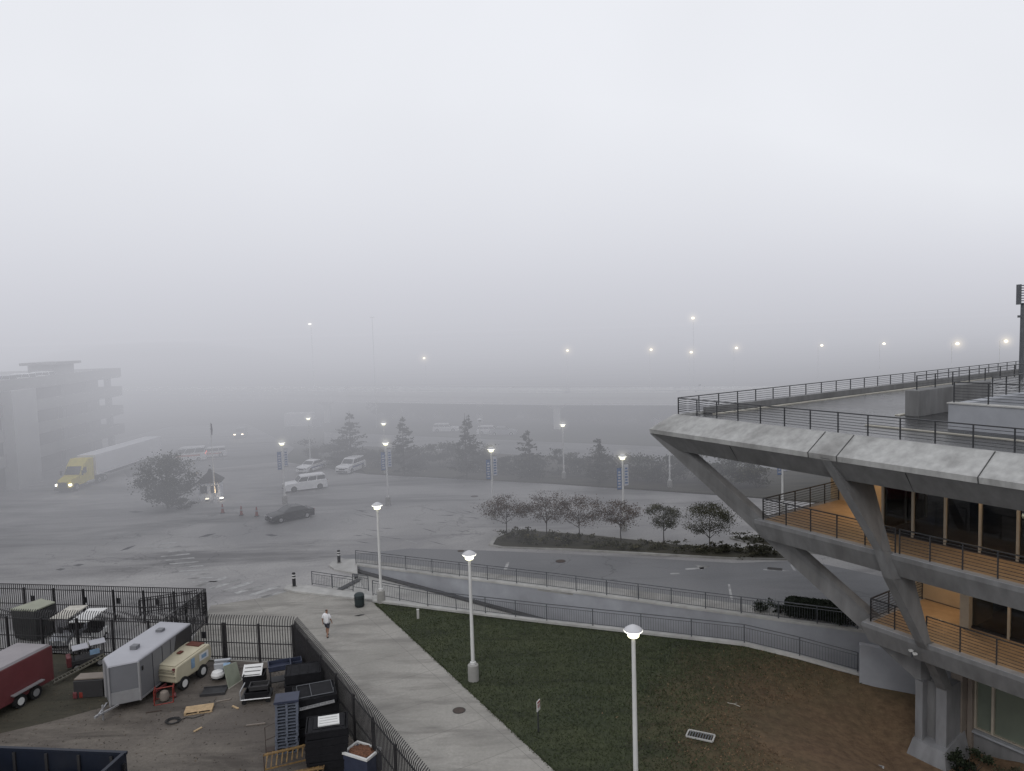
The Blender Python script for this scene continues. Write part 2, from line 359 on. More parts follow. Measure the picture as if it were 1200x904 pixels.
edge_pts = [P0] + [onl(P0, eM, k / 3) for k in (1, 2)] + [onl(eM, eR, k / 6) for k in range(7)] + [eR + dw * 4]
wallrun('ramp_curb_wall', edge_pts, -3.5, lambda x, y: max(lawn_z(x, y), -1.2) + .02, .25, 'low concrete edge wall with pale coping along the top of the lawn')
W1, W2 = W(1007, 795, -.9), W(1080, 823, -1.7)
# railings ------------------------------------------------------------------------------------------
def railing(label, pts, zf, h, sp=1.9, bal=.13, mt=None, cat='railing', group=None, name='railing', rw=.045):
    b = pts[0].copy(); b.z = zf(b.x, b.y); r = thing(name, label, cat, b, 0, group); mt = mt or M_steel
    L, L2, L3 = MB(), MB(), MB(); bl = MB()
    for i in range(len(pts) - 1):
        a, c = pts[i] - b, pts[i + 1] - b; a.z = zf(pts[i].x, pts[i].y) - b.z; c.z = zf(pts[i + 1].x, pts[i + 1].y) - b.z
        ln = (c - a).length; n = max(1, round(ln / sp)); up = Vector((0, 0, 1))
        for k in range(n + (1 if i == len(pts) - 2 else 0)):
            p = onl(a, c, k / n); obj('post', MB().box((0, 0, h / 2), (.06, .06, h)), mt, r, loc=p)
        L.bar(a + up * h, c + up * h, rw, rw); L2.bar(a + up * (h - .18), c + up * (h - .18), .03, .03); L3.bar(a + up * .12, c + up * .12, .03, .03)
        m = int(ln / bal)
        for k in range(1, m): p = onl(a, c, k / m); bl.bar(p + up * .12, p + up * (h - .18), .018, .018)
    obj('rail', L, mt, r); obj('rail', L2, mt, r); obj('rail', L3, mt, r); obj('baluster_panel', bl, mt, r); return r
nw = nrm * .15
railing('thin grey balustrade standing on the coping of the long retaining wall', [wL + nw, wM + nw, wR + nw, wR + dw * 14 + nw], lambda x, y: .2, 1.1, 2.3, .15)
railing('thin grey balustrade along the lawn edge beside the sunken ramp', [W(437, 701) + Vector((0, .1, 0))] + [p + nrm * .12 for p in edge_pts[1:-1]], lambda x, y: max(lawn_z(x, y), -1.2) + .16, 1.1, 2.3, .15)
railing('short grey railing on the kerb at the mouth of the ramp', [W(366, 688), W(414, 695.5)], lambda x, y: .16, 1.05, 1.6, .15)
railing('short grey cross railing inside the ramp mouth beside the green bin', [W(414, 692), W(432, 695)], lambda x, y: .16, 1.1, 1.2, .15)
# ------------------------------------------------------------------ terrace building
r0 = W(795, 485, 13.9); BA = Vector((.51248, -.8587, 0)); BB = Vector((.8295, .5585, 0))
BM = Matrix(((BA.x, BB.x, 0, 0), (BA.y, BB.y, 0, 0), (0, 0, 1, 0), (0, 0, 0, 1)))
bl_root = thing('terrace_building', 'grey concrete terraced building with slanted fins, stepped balconies and a wet roof deck', 'building', (r0.x, r0.y, 0))
def bpart(name, mb, mt, parent=None, smooth=False, bevel=0): return obj(name, mb.xf(BM), mt, parent or bl_root, smooth, bevel=bevel)
UE, VE = 46.0, 62.0
def rect(u, v, z): return [(u, v, z), (UE, v, z), (UE, VE, z), (u, VE, z)]
# weathered sloping lip, then dark beam under it
mb = MB(); mb.loft([rect(-.72, -1.6, 12.86), rect(-.76, -1.64, 13.1), rect(-.1, -.3, 13.88), rect(.1, -.05, 13.88), rect(.1, -.05, 13.7)], cap=False)
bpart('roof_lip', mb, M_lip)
M_joint = mat('joint_dark', (.05, .05, .05), .9)  # dark joints between the concrete panels
for u in (9.9, 11.35, 17.2, 23.0):
    mb = MB(); P_ = [(-1.615, 12.86), (-1.655, 13.1), (-.31, 13.9)]
    for (v0, z0), (v1, z1) in zip(P_, P_[1:]): mb.bar((u, v0, z0), (u, v1, z1), .035, .02)
    bpart('joint', mb, M_joint)
for u in (5.2, 14.4, 20.2): bpart('beam_joint', MB().bar((u, -1.575, 12.83), (u, -.905, 11.97), .025, .02), M_joint)
mb = MB()
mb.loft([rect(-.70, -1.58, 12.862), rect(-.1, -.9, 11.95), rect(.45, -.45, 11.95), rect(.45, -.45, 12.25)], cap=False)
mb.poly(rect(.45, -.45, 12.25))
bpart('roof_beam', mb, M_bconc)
M_deck = ground_mat('wet_roof_deck', (.045, .045, .047), (.07, .07, .07), (.03, .03, .03), .12, crack=False, rough=(.05, .38))
mb = MB(); mb.poly([(.1, -.05, 13.76), (UE, -.05, 13.76), (UE, VE, 13.76), (.1, VE, 13.76)]); bpart('roof_deck', mb, M_deck)
# parapet curb on the far side of the roof
mb = MB(); mb.box((.25, 32, 13.95), (.32, 60, .36)); bpart('roof_curb', mb, M_bconc)
M_pale = mat('pale_strip', (.42, .40, .35), .7, .15, 2, dirt=.3)
mb = MB(); mb.box((.95, 31, 13.79), (.22, 58, .06)); mb.box((13.5, 3.7, 13.79), (8, .25, .05)); mb.box((8.55, 11.5, 13.79), (.3, 6.5, .05)); bpart('deck_strip', mb, M_pale)
mb = MB(); mb.box((9.2, 12.6, 14.45), (.75, 8.2, 1.4)); bpart('roof_upstand', mb, M_bconc, bevel=.03)
mb = MB(); mb.box((24.85, 5.2, 14.37), (24, .5, 1.24)); mb.box((13.1, 9, 14.37), (.5, 7.5, 1.24)); bpart('roof_upstand', mb, M_wallc, bevel=.03)
mb = MB(); mb.box((24.85, 5.2, 15.01), (24.1, .6, .05)); bpart('upstand_coping', mb, M_coping)
def brail(p0, p1, h, sp, bars, mt=None, name='railing', thick=.05):
    p0, p1 = Vector(p0), Vector(p1); mt = mt or M_rail; L = MB(); up = Vector((0, 0, 1))
    L.bar(p0 + up * h, p1 + up * h, .07, .05)
    for k in range(bars): z = .1 + (h - .16) * (k + .35) / bars; L.bar(p0 + up * z, p1 + up * z, .022, .022)
    r = bpart(name, L, mt); n = max(1, round((p1 - p0).length / sp))
    for k in range(n + 1):
        p = onl(p0, p1, k / n); o = obj('post', MB().box((0, 0, h / 2), (thick, thick, h)).xf(BM), mt, r, loc=BM @ p)
    return r
brail((0, 0, 13.88), (34, 0, 13.88), .92, 1.45, 6)
brail((0, 0, 13.88), (0, 45, 13.88), .94, 1.7, 6)
brail((9.2, 9, 15.15), (9.2, 42, 15.15), .0 + .75, 1.9, 4)
brail((13.0, 5.2, 15.03), (34, 5.2, 15.03), .95, 1.55, 6)
brail((13.0, 9.0, 15.0), (13.0, 30, 15.0), .95, 1.55, 6)
# floor slabs
def slab(u, v, z, t):
    mb = MB(); mb.loft([[(u + .25, v + .3, z - t), (UE, v + .3, z - t), (UE, VE, z - t), (u + .25, VE, z - t)], rect(u, v, z - .2), rect(u, v, z)])
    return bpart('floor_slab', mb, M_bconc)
slab(4.95, .65, 8.6, 1.0); slab(9.95, 2.6, 4.2, 1.0)
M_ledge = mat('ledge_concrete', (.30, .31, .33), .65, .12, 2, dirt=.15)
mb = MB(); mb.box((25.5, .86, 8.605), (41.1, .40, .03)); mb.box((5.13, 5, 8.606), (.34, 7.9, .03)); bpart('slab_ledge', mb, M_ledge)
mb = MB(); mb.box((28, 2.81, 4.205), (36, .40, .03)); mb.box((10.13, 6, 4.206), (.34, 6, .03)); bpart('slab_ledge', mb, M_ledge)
M_tile = mat('tan_floor_tile', (.34, .25, .165), .6, .14, 2.5)
mb = MB(); mb.poly([(5.3, 1.06, 8.612), (UE, 1.06, 8.612), (UE, 3.75, 8.612), (10.3, 3.75, 8.612), (10.3, 7.9, 8.612), (5.3, 7.9, 8.612)]); bpart('balcony_floor', mb, M_tile)
mb = MB(); mb.poly([(10.3, 3.01, 4.212), (UE, 3.01, 4.212), (UE, 6.0, 4.212), (13.3, 6.0, 4.212), (13.3, 7.9, 4.212), (10.3, 7.9, 4.212)]); bpart('balcony_floor', mb, M_tile)
brail((5.3, .95, 8.62), (12.6, .95, 8.62), 1.12, 1.42, 7); brail((12.8, .95, 8.62), (37, .95, 8.62), 1.12, 1.38, 7)
brail((5.3, .95, 8.62), (5.3, 7.8, 8.62), 1.12, 1.4, 7)
brail((10.25, 2.95, 4.22), (12.7, 2.95, 4.22), 1.15, 1.6, 7); brail((13.0, 2.95, 4.22), (37, 2.95, 4.22), 1.15, 1.5, 7)
brail((10.25, 2.95, 4.22), (10.25, 7.8, 4.22), 1.15, 1.5, 7)
# rooms behind the balconies
M_warmw = mat('warm_plaster', (.40, .31, .205), .75, .08, 1.5)
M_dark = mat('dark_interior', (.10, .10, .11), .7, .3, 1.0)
M_beige = mat('beige_mullion', (.36, .32, .26), .5, .08, 3)
M_glass = glassmat('window_glass', (.78, .80, .82))
def wallbox(name, c, d, m): return bpart(name, MB().box(c, d), m)
wallbox('balcony_wall', (7.4, 8.05, 10.4), (5.4, .3, 3.6), M_warmw)
wallbox('balcony_wall', (11.6, 8.1, 6.2), (3.6, .3, 3.9), M_warmw)
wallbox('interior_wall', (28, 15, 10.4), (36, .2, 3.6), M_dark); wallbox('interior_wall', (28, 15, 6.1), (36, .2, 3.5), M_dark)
M_blind = mat('grey_blue_panel', (.10, .11, .16), .6, .3, 2, stretch=(.2, .2, 6))
mb = MB()
for k in range(9): mb.box((17.5, 8.5, 9.2 + k * .2), (2.0, .3, .09)); mb.box((20.4, 9.5, 9.3 + k * .2), (2.6, .3, .09))
bpart('slatted_panels', mb, M_blind)  # blue-grey slatted panels inside the room
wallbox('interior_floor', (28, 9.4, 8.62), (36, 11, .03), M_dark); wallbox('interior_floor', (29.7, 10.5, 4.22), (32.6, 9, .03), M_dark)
def glazing(u0, u1, v, z0, z1, sp, first=None):
    g = bpart('glazing', MB().box(((u0 + u1) / 2, v, (z0 + z1) / 2), (u1 - u0, .02, z1 - z0)), M_glass)
    n = round((u1 - u0) / sp)
    for k in range(n + 1): bpart('mullion', MB().box((u0 + (u1 - u0) * k / n, v - .03, (z0 + z1) / 2), (.11, .16, z1 - z0)), M_beige, g)
    bpart('sill', MB().box(((u0 + u1) / 2, v - .02, z0 + .06), (u1 - u0, .14, .12)), M_black, g)
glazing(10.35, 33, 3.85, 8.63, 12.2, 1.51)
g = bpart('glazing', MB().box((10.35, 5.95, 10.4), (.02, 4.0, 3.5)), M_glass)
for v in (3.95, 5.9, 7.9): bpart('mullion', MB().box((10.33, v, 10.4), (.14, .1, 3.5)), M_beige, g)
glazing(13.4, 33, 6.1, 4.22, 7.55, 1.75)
wallbox('balcony_pier', (13.35, 6.0, 5.9), (.42, .5, 3.35), M_beige)
wallbox('balcony_wall', (13.5, 7.2, 5.9), (.15, 1.9, 3.35), M_warmw)
door = wallbox('door', (12.9, 7.87, 5.25), (.7, .06, 2.05), M_warmw); bpart('handle', MB().box((12.65, 7.8, 5.2), (.06, .08, .3)), M_black, door)
# fins
def fin(pts_uvz_front, pts_rear, t, name='fin'):
    mb = MB()
    for i in range(len(pts_uvz_front) - 1):
        f0, f1, r0_, r1_ = pts_uvz_front[i], pts_uvz_front[i + 1], pts_rear[i], pts_rear[i + 1]
        q = lambda p, s: (p[0] + s * t / 2, p[1], p[2])
        mb.hexa([q(f1, -1), q(f1, 1), q(r1_, 1), q(r1_, -1)], [q(f0, -1), q(f0, 1), q(r0_, 1), q(r0_, -1)])
    return bpart(name, mb, M_bconc)
fin([(10.75, -1.63, 12.95), (12.2, .28, 8.75)], [(11.0, 1.25, 11.93), (12.35, .75, 8.55)], .46)
fin([(12.2, .28, 8.75), (12.45, .62, 7.5)], [(12.35, .75, 8.7), (12.6, 1.0, 7.5)], .46)
fin([(12.45, .62, 7.5), (13.0, 2.35, 4.3)], [(12.75, 1.75, 7.58), (13.1, 2.75, 4.25)], .46)
fin([(13.0, 2.35, 4.3), (12.95, 4.5, 1.4)], [(13.1, 3.0, 4.25), (13.0, 5.0, 1.4)], .46)
mb = MB(); A, C = Vector((-.72, -1.62, 12.84)), Vector((11.98, 4.45, 1.3)); s = Vector((.12, -.2, 0)); up = Vector((0, 0, 1.18))
mb.hexa([A - s * 0, A + up * .12 + Vector((.9, .3, 0)), A + up * .12 + Vector((1.1, .75, 0)), A + Vector((.35, .45, 0))], [C, C + up, C + up + Vector((.25, .4, 0)), C + Vector((.25, .4, 0))])
bpart('corner_strut', mb, M_bconc)
wallbox('column', (11.98, 5.0, -.7), (.36, 1.4, 4.4), M_bconc2); wallbox('column', (12.95, 5.2, -.6), (.5, 1.4, 4.2), M_bconc2); wallbox('column_web', (12.43, 5.2, -.65), (.56, .9, 4.25), M_bconc)
mb = MB(); mb.loft([[(11.6, 3.9, -4), (13.5, 3.9, -4), (13.6, 6.1, -4), (11.5, 6.1, -4)], [(11.6, 3.9, -2.2), (13.5, 3.9, -2.2), (13.6, 6.1, -2.2), (11.5, 6.1, -2.2)], [(11.74, 4.2, -1.45), (13.3, 4.2, -1.45), (13.3, 6.1, -1.0), (11.74, 6.1, -1.0)]])
bpart('plinth', mb, M_bconc2)
# ground storey
wallbox('ground_wall', (29.5, 6.75, -2.45), (32.8, .5, 3.1), M_bconc)
wallbox('ground_wall', (29.5, 6.75, 2.6), (32.8, .5, 1.2), M_bconc)
M_pier = mat('brownish_concrete', (.20, .17, .145), .7, .12, 1.5, dirt=.2)
wallbox('ground_pier', (13.0, 6.35, .4), (.55, 1.0, 6.0), M_pier); wallbox('ground_pier', (13.42, 6.6, .4), (.22, .62, 6.0), M_pier)
M_frost = mat('frosted_green_glass', (.13, .15, .12), .25, .12, .6, spec=.6)
win = wallbox('window', (21, 6.72, .55), (15, .1, 2.95), M_frost)
fm = MB()
for u in (13.55, 14.35, 16.3, 18.2, 20.1, 22, 24): fm.box((u, 6.6, .55), (.11, .16, 2.95))
for z in (-.9, 1.72, 1.98): fm.box((21, 6.6, z), (15, .14, .09))
bpart('window_frame', fm, M_beige, win)
bpart('sill', MB().box((21, 6.45, -1.0), (15, .3, .1)), M_ledge, win)
# warm soffit lamps in the balcony ceilings
M_dl = emit('downlight_glow', (1, .62, .28), 6)
def downlight(u, v, z, e):
    p = BM @ Vector((u, v, z)); d = obj('downlight', MB().lathe((0, 0, -.05), [(.12, 0), (.12, .05)], 12), M_dl, bl_root, loc=p)
    l = bpy.data.lights.new('balcony_lamp', 'AREA'); l.shape = 'DISK'; l.size = .24; l.energy = e; l.color = (1, .68, .38)
    o = bpy.data.objects.new('balcony_lamp', l); COL.objects.link(o); o.parent = d; o.location = (0, 0, -.08)
for u, v, e in ((8.0, 6.0, 80), (15.2, 3.2, 22), (18.4, 3.2, 22), (21.8, 3.2, 22), (26, 3.2, 22)): downlight(u, v, 12.22, e)
for u, v, e in ((11.9, 6.6, 42), (15.6, 5.2, 20), (18.8, 5.2, 20), (23, 5.2, 20)): downlight(u, v, 7.58, e)
# floodlight fixture on the fin
t = thing('wall_floodlight', 'small white double floodlight fixed to the foot of the slanted fin', 'floodlight', r0.xy.to_3d() + BM @ Vector((12.72, 2.45, 3.55)))
obj('bracket', MB().box((0, 0, .1), (.08, .5, .05)).box((0, .2, .0), (.07, .07, .35)), M_steel, t)
for y in (-.22, .12): obj('lamp_head', MB().box((-.1, y, .18), (.16, .13, .08)), M_pole, t)
# mast on the far roof
k = Vector((49.98, 72.61, 0)) * .87; t = thing('floodlight_mast', 'grey steel mast with slatted floodlight head rising behind the roof', 'mast', (k.x, k.y, 13.76))
obj('pole', MB().tube([(0, 0, 0), (0, 0, 6.2)], [.2, .16], 10), M_steel, t)
hd = MB(); hd.box((-.35, 0, 6.95), (.12, .5, 1.7)); hd.box((.95, 0, 6.95), (.12, .5, 1.7))
for i in range(8): hd.box((.3, 0, 6.2 + i * .215), (1.2, .5, .07))
obj('lamp_head', hd, M_steel, t); obj('bracket', MB().box((-.2, 0, 5.1), (.3, .25, .2)), M_steel, t)
# separate end wall by the lawn
wb = (W1 + W2) / 2; wb.z = 0; t = thing('end_wall', 'short pale concrete wall closing the ramp beside the slanted column', 'wall', wb)
a, c = W1 - wb, W2 - wb; a.z = c.z = 0; d = (c - a).normalized(); n = Vector((-d.y, d.x, 0)) * .35; a2 = a + d * .8; c2 = c + d * 2.0
obj('wall', MB().hexa([(*p.xy, -3.6) for p in (a, c2, c2 + n, a + n)], [(*a.xy, 1.05), (*c2.xy, .7), (*(c2 + n).xy, .7), (*(a + n).xy, 1.05)]), M_wallc, t, bevel=.03)
# grass tufts on the lawn, leaf litter in the yard
def leafless(name, mt, pts, hmin, hmax, w, lean, seed):
    r = random.Random(seed); b = MB(); lay = b.bm.loops.layers.color.new('shade')
    for (x, y, z) in pts:
        a = r.uniform(0, 6.28); h = r.uniform(hmin, hmax); u = Vector((math.cos(a), math.sin(a), 0)); k = r.uniform(0, 1)
        c0 = Vector((x, y, z)); tip = c0 + Vector((r.gauss(0, lean), r.gauss(0, lean), h))
        f = b.poly([c0 - u * w, c0 + u * w, tip])
        if f:
            for l in f.loops: l[lay] = (k, k, k, 1)
    return tag(obj(name, b, mt), kind='stuff')
def inside(p, poly):
    c = False; n = len(poly)
    for i in range(n):
        a, b = poly[i], poly[(i + 1) % n]
        if (a[1] > p[1]) != (b[1] > p[1]) and p[0] < (b[0] - a[0]) * (p[1] - a[1]) / (b[1] - a[1]) + a[0]: c = not c
    return c
lp_ = [P0, P1, P1 + dpl * 3, Vector((20, 26, 0)), FOOT + Vector((1, 0, 0)), W(1080, 823, -1.7), eR, eM]; rg = random.Random(77); gp, bp = [], []
while len(gp) < 42000:
    x, y = rg.uniform(-11, 21), rg.uniform(25, 52)
    if not inside((x, y), lp_): continue
    dd_ = math.hypot(x - FOOT.x + 1, y - FOOT.y + 2.5) + rg.gauss(0, 1.6)
    q_ = (x, y, lawn_z(x, y) - .02)
    if dd_ > 10.5: gp.append(q_)
    elif rg.random() < .45: bp.append(q_)
for k in range(1500):
    e_ = onl(P0, P1, rg.random()); gp.append((e_.x + rg.uniform(-.08, .10), e_.y + rg.uniform(-.05, .05), -.01))
leafless('grass', leafmat('grass_blade', (.030, .039, .018), (.076, .090, .044)), gp, .03, .085, .035, .05, 1)
leafless('dry_grass', leafmat('dry_blade', (.085, .053, .031), (.22, .145, .085)), bp, .02, .06, .04, .05, 2)
yp = []
while len(yp) < 2600:
    x, y = rg.uniform(-27, -4), rg.uniform(28, 43)
    if inside((x, y), [fc, fb, Vector((-27, 28, 0)), Vector((-30, 42, 0))]) and (rg.random() < .25 or abs((x - fc.x) * dfn.y - (y - fc.y) * dfn.x) < 2.2 or y > 40.5): yp.append((x, y, .02))
leafless('leaf_litter', leafmat('litter_leaf', (.018, .015, .012), (.12, .085, .05)), yp, .01, .03, .035, .05, 3)
# ------------------------------------------------------------------ street lamps
def lamp_proto():
    r = thing('street_lamp', '', 'street lamp', (0, 0, 0), 0, 'white dome street lamps')
    obj('base', MB().lathe((0, 0, -.3), [(.31, 0), (.29, 1.15), (.24, 1.2)], 16), M_conc, r, True)
    obj('pole', MB().tube([(0, 0, .85), (0, 0, 6.72)], [.105, .08], 12).lathe((0, 0, .9), [(.16, 0), (.16, .12), (.11, .14)], 12), M_pole, r, True)
    obj('lamp_globe', MB().lathe((0, 0, 6.72), [(.08, 0), (.2, .01), (.235, .06), (.235, .13), (.17, .17), (.2, .2), (.17, .25)], 18), M_lampy, r, True)
    obj('lamp_reflector', MB().lathe((0, 0, 6.97), [(.20, -.04), (.36, .0), (.38, .035)], 18), M_lamp, r, True)
    obj('lamp_cap', MB().lathe((0, 0, 7.008), [(.375, 0), (.34, .06), (.22, .14), (.1, .2), (.02, .22)], 18), mat('lamp_cap_grey', (.5, .5, .52), .45, .05), r, True)
    return r
lp = lamp_proto()
M_bblue = mat('blue_banner_cloth', (.12, .17, .29), .8, .15, 2); M_bwhite = mat('white_banner_cloth', (.42, .43, .47), .8, .1, 2)
lamps = [(745, None, 'tall white dome lamp standing at the bottom edge of the lawn, nearest to the camera', 0),
    (555, 797, 'white dome lamp on a concrete base in the lawn beside the concrete walk', 0),
    (447, 706, 'white dome lamp beside the green litter bin at the lawn corner', 0),
    (334, 590, 'white dome lamp with banners in front of the white station wagon', 1),
    (364, 545, 'white dome lamp rising behind the two parked white cars', 0),
    (455, 592, 'white dome lamp with banners in the middle of the empty lot', 1),
    (452, 556, 'distant white dome lamp directly behind the bannered lamp in the mid lot', 0),
    (564, 552, 'unlit white lamp before the conifers at the far side of the lot', 0),
    (661, 562, 'white dome lamp at the far kerb between conifers, above the tree island', 0),
    (578, 606, 'white dome lamp with banners behind the first tree of the island', 1),
    (731, 622, 'white dome lamp with banners behind the fourth island tree', 1),
    (785, 572, 'white lamp post partly hidden behind the tip of the terrace roof', 0),
    (917, 602, 'white lamp post seen in the gap under the terrace roof', 1)]
M_unlit = mat('unlit_globe', (.5, .5, .5), .4, .05, 3)
for i, (x, y, lab, ban) in enumerate(lamps):
    p = WD(745, 900, 28.6) if y is None else W(x, y)
    p.z = lawn_z(p.x, p.y) if y is None else 0
    o = lp if i == 0 else copy_tree(lp)
    o.location = p; o['label'] = lab
    if ban:
        for sx, m in ((-1, M_bblue), (1, M_bwhite)):
            zb = 4.95 if sx < 0 else 5.25
            b = obj('banner', MB().box((sx * .36, 0, zb), (.44, .03, 2.0)), m, o)
            obj('banner_arm', MB().bar((0, 0, zb + 1.02), (sx * .6, 0, zb + 1.02), .035).bar((0, 0, zb - 1.02), (sx * .6, 0, zb - 1.02), .035), M_steel, b)
            e = MB()
            for k in range(6): e.box((sx * .36, -.02, zb - .75 + k * .27), (.22 if k % 2 else .3, .012, .15))
            obj('banner_print', e, M_bwhite if sx < 0 else M_bblue, b)
        o.rotation_euler.z = R_(18)
    if 'unlit' in lab or 'partly hidden' in lab or 'seen in the gap' in lab:
        for ch in o.children:
            if ch.name.startswith(('lamp_globe', 'lamp_reflector')):
                ch.data = ch.data.copy(); ch.data.materials[0] = M_unlit
# ------------------------------------------------------------------ foliage
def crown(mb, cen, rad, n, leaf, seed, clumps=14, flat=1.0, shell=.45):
    rnd = random.Random(seed); bm = mb.bm; lay = bm.loops.layers.color.get('shade') or bm.loops.layers.color.new('shade')
    cl = []
    for _ in range(clumps):
        while True:
            v = Vector((rnd.uniform(-1, 1), rnd.uniform(-1, 1), rnd.uniform(-1, 1)))
            if shell < v.length < 1: break
        cl.append((v, rnd.uniform(.22, .42), rnd.uniform(.0, .75)))
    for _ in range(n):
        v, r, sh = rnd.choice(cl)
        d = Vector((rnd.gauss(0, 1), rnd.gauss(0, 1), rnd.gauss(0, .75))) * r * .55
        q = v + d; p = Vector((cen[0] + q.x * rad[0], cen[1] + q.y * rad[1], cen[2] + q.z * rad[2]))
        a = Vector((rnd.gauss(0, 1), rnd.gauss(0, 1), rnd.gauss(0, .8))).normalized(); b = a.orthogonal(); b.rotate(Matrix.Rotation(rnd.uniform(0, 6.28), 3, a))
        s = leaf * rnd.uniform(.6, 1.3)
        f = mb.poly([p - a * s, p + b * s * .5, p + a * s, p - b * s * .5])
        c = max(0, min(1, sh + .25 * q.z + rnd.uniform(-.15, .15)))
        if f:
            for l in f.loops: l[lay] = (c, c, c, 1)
    return cl
def tree_trunk(mb, h, r, top, limbs, seed, spread, rise):
    rnd = random.Random(seed); mb.tube([(0, 0, -.1), (rnd.uniform(-.06, .06), 0, h * .5), (rnd.uniform(-.1, .1), rnd.uniform(-.1, .1), top)], [r, r * .75, r * .25], 7)
    for k in range(limbs):
        a = k * 2.4 + rnd.uniform(-.4, .4); z = h * rnd.uniform(.75, 1.3); L = spread * rnd.uniform(.65, 1.0); e = Vector((math.cos(a) * L, math.sin(a) * L, min(z + rise * rnd.uniform(.5, 1.1), top * 1.05)))
        m_ = Vector((e.x * .5, e.y * .5, z + (e.z - z) * .62)); mb.tube([(0, 0, z), m_, e], [r * .5, r * .3, r * .1], 5)
        for j in range(3):
            b = a + rnd.uniform(-1, 1); e2 = m_ + Vector((math.cos(b), math.sin(b), rnd.uniform(.2, 1))) * L * .5; mb.tube([m_, e2], [r * .22, r * .06], 4)
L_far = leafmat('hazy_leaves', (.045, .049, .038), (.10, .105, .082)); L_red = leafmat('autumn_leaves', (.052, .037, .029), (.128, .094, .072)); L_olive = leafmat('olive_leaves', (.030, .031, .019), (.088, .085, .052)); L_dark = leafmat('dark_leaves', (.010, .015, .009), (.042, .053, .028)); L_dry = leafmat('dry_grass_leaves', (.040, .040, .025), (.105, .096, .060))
def tree(label, p, h, rad, leaves, n, leaf, seed, trunk_h, group=None, r=.07, name='tree', clumps=16, cat='tree'):
    t = thing(name, label, cat, p, 0, group); tm = MB(); tree_trunk(tm, trunk_h, r, h * .9, 7, seed, rad * .85, h * .35); obj('trunk', tm, M_bark, t, True)
    cm = MB(); crown(cm, (0, 0, (h + trunk_h) / 2 + .1), (rad, rad, (h - trunk_h) / 2), n, leaf, seed, clumps); obj('crown', cm, leaves, t); return t
isl = [(594, 628, 3.6, 2.0, 'reddish-brown thin tree, first from the left end of the planting island'), (641, 629, 3.9, 1.75, 'reddish-brown thin tree, second from the left on the planting island'), (679, 633, 3.7, 1.9, 'reddish-brown thin tree, third from the left on the planting island'),
       (728, 635, 3.4, 1.75, 'dark thin tree in front of a bannered lamp, fourth on the planting island'), (778, 638, 3.4, 1.65, 'dark round young tree, fifth from the left on the planting island'), (832, 646, 3.7, 1.8, 'dense olive flat-topped tree nearest the terrace on the planting island')]
for i, (x, y, h, rd, lab) in enumerate(isl):
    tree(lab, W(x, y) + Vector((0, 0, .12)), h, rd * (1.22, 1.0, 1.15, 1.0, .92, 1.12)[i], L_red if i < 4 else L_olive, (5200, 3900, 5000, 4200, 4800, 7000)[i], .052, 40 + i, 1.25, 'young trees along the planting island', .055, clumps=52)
def bush(label, p, rx, ry, h, leaves, n, leaf, seed, group=None, name='shrub', clumps=12, cat='shrub', stems=True):
    t = thing(name, label, cat, p, 0, group)
    s = MB()
    for k in range(6): a = k * 1.05; s.tube([(0, 0, -.05), (math.cos(a) * rx * .3, math.sin(a) * ry * .3, h * .4), (math.cos(a) * rx * .6, math.sin(a) * ry * .6, h * .75)], [.03, .02, .008], 4)
    obj('stem', s, M_bark, t)
    c = MB(); crown(c, (0, 0, h * .5), (rx, ry, h * .5), n, leaf, seed, clumps, shell=.1); obj('foliage', c, leaves, t); return t
# low planting on the island as ground cover, and single shrubs that stand out of it
gc = MB(); rnd = random.Random(5)
for i in range(60):
    tt = i / 59; p = onl(W(592, 634), W(905, 653.5), tt) + Vector((rnd.uniform(-.4, .4), rnd.uniform(-.9, 1.1), 0)); hh = rnd.uniform(.4, .7) + (.3 if i < 22 else 0); crown(gc, (p.x, p.y, .1 + hh * .45), (.9, .75, hh * .55), 90, .085, 100 + i, 5, shell=0)
tag(obj('ground_cover', gc, L_dry), kind='stuff')
gc = MB()
for i in range(26):
    tt = i / 25; p = onl(W(866, 634), W(1030, 651), tt) + Vector((rnd.uniform(-.3, .3), rnd.uniform(-.6, .8), 0)); crown(gc, (p.x, p.y, .42), (.9, .7, .4), 90, .085, 200 + i, 5, shell=0)
tag(obj('ground_cover', gc, L_olive), kind='stuff')
for i, (x, y, w, h, lab) in enumerate([(616, 632, .9, 1.05, 'grassy pale shrub between the first two island trees'), (845, 648, .8, .9, 'dark round shrub beside the olive tree on the island'), (882, 651, .7, 1.0, 'leafy small shrub right of the olive tree, by the island end'), (896, 652, .6, .85, 'small pale shrub last in the row at the island end')]):
    bush(lab, W(x, y) + Vector((0, 0, .12)), w, w, h, [L_dry, L_olive, L_olive, L_dry][i], 420, .08, 60 + i, 'shrubs on the planting island')
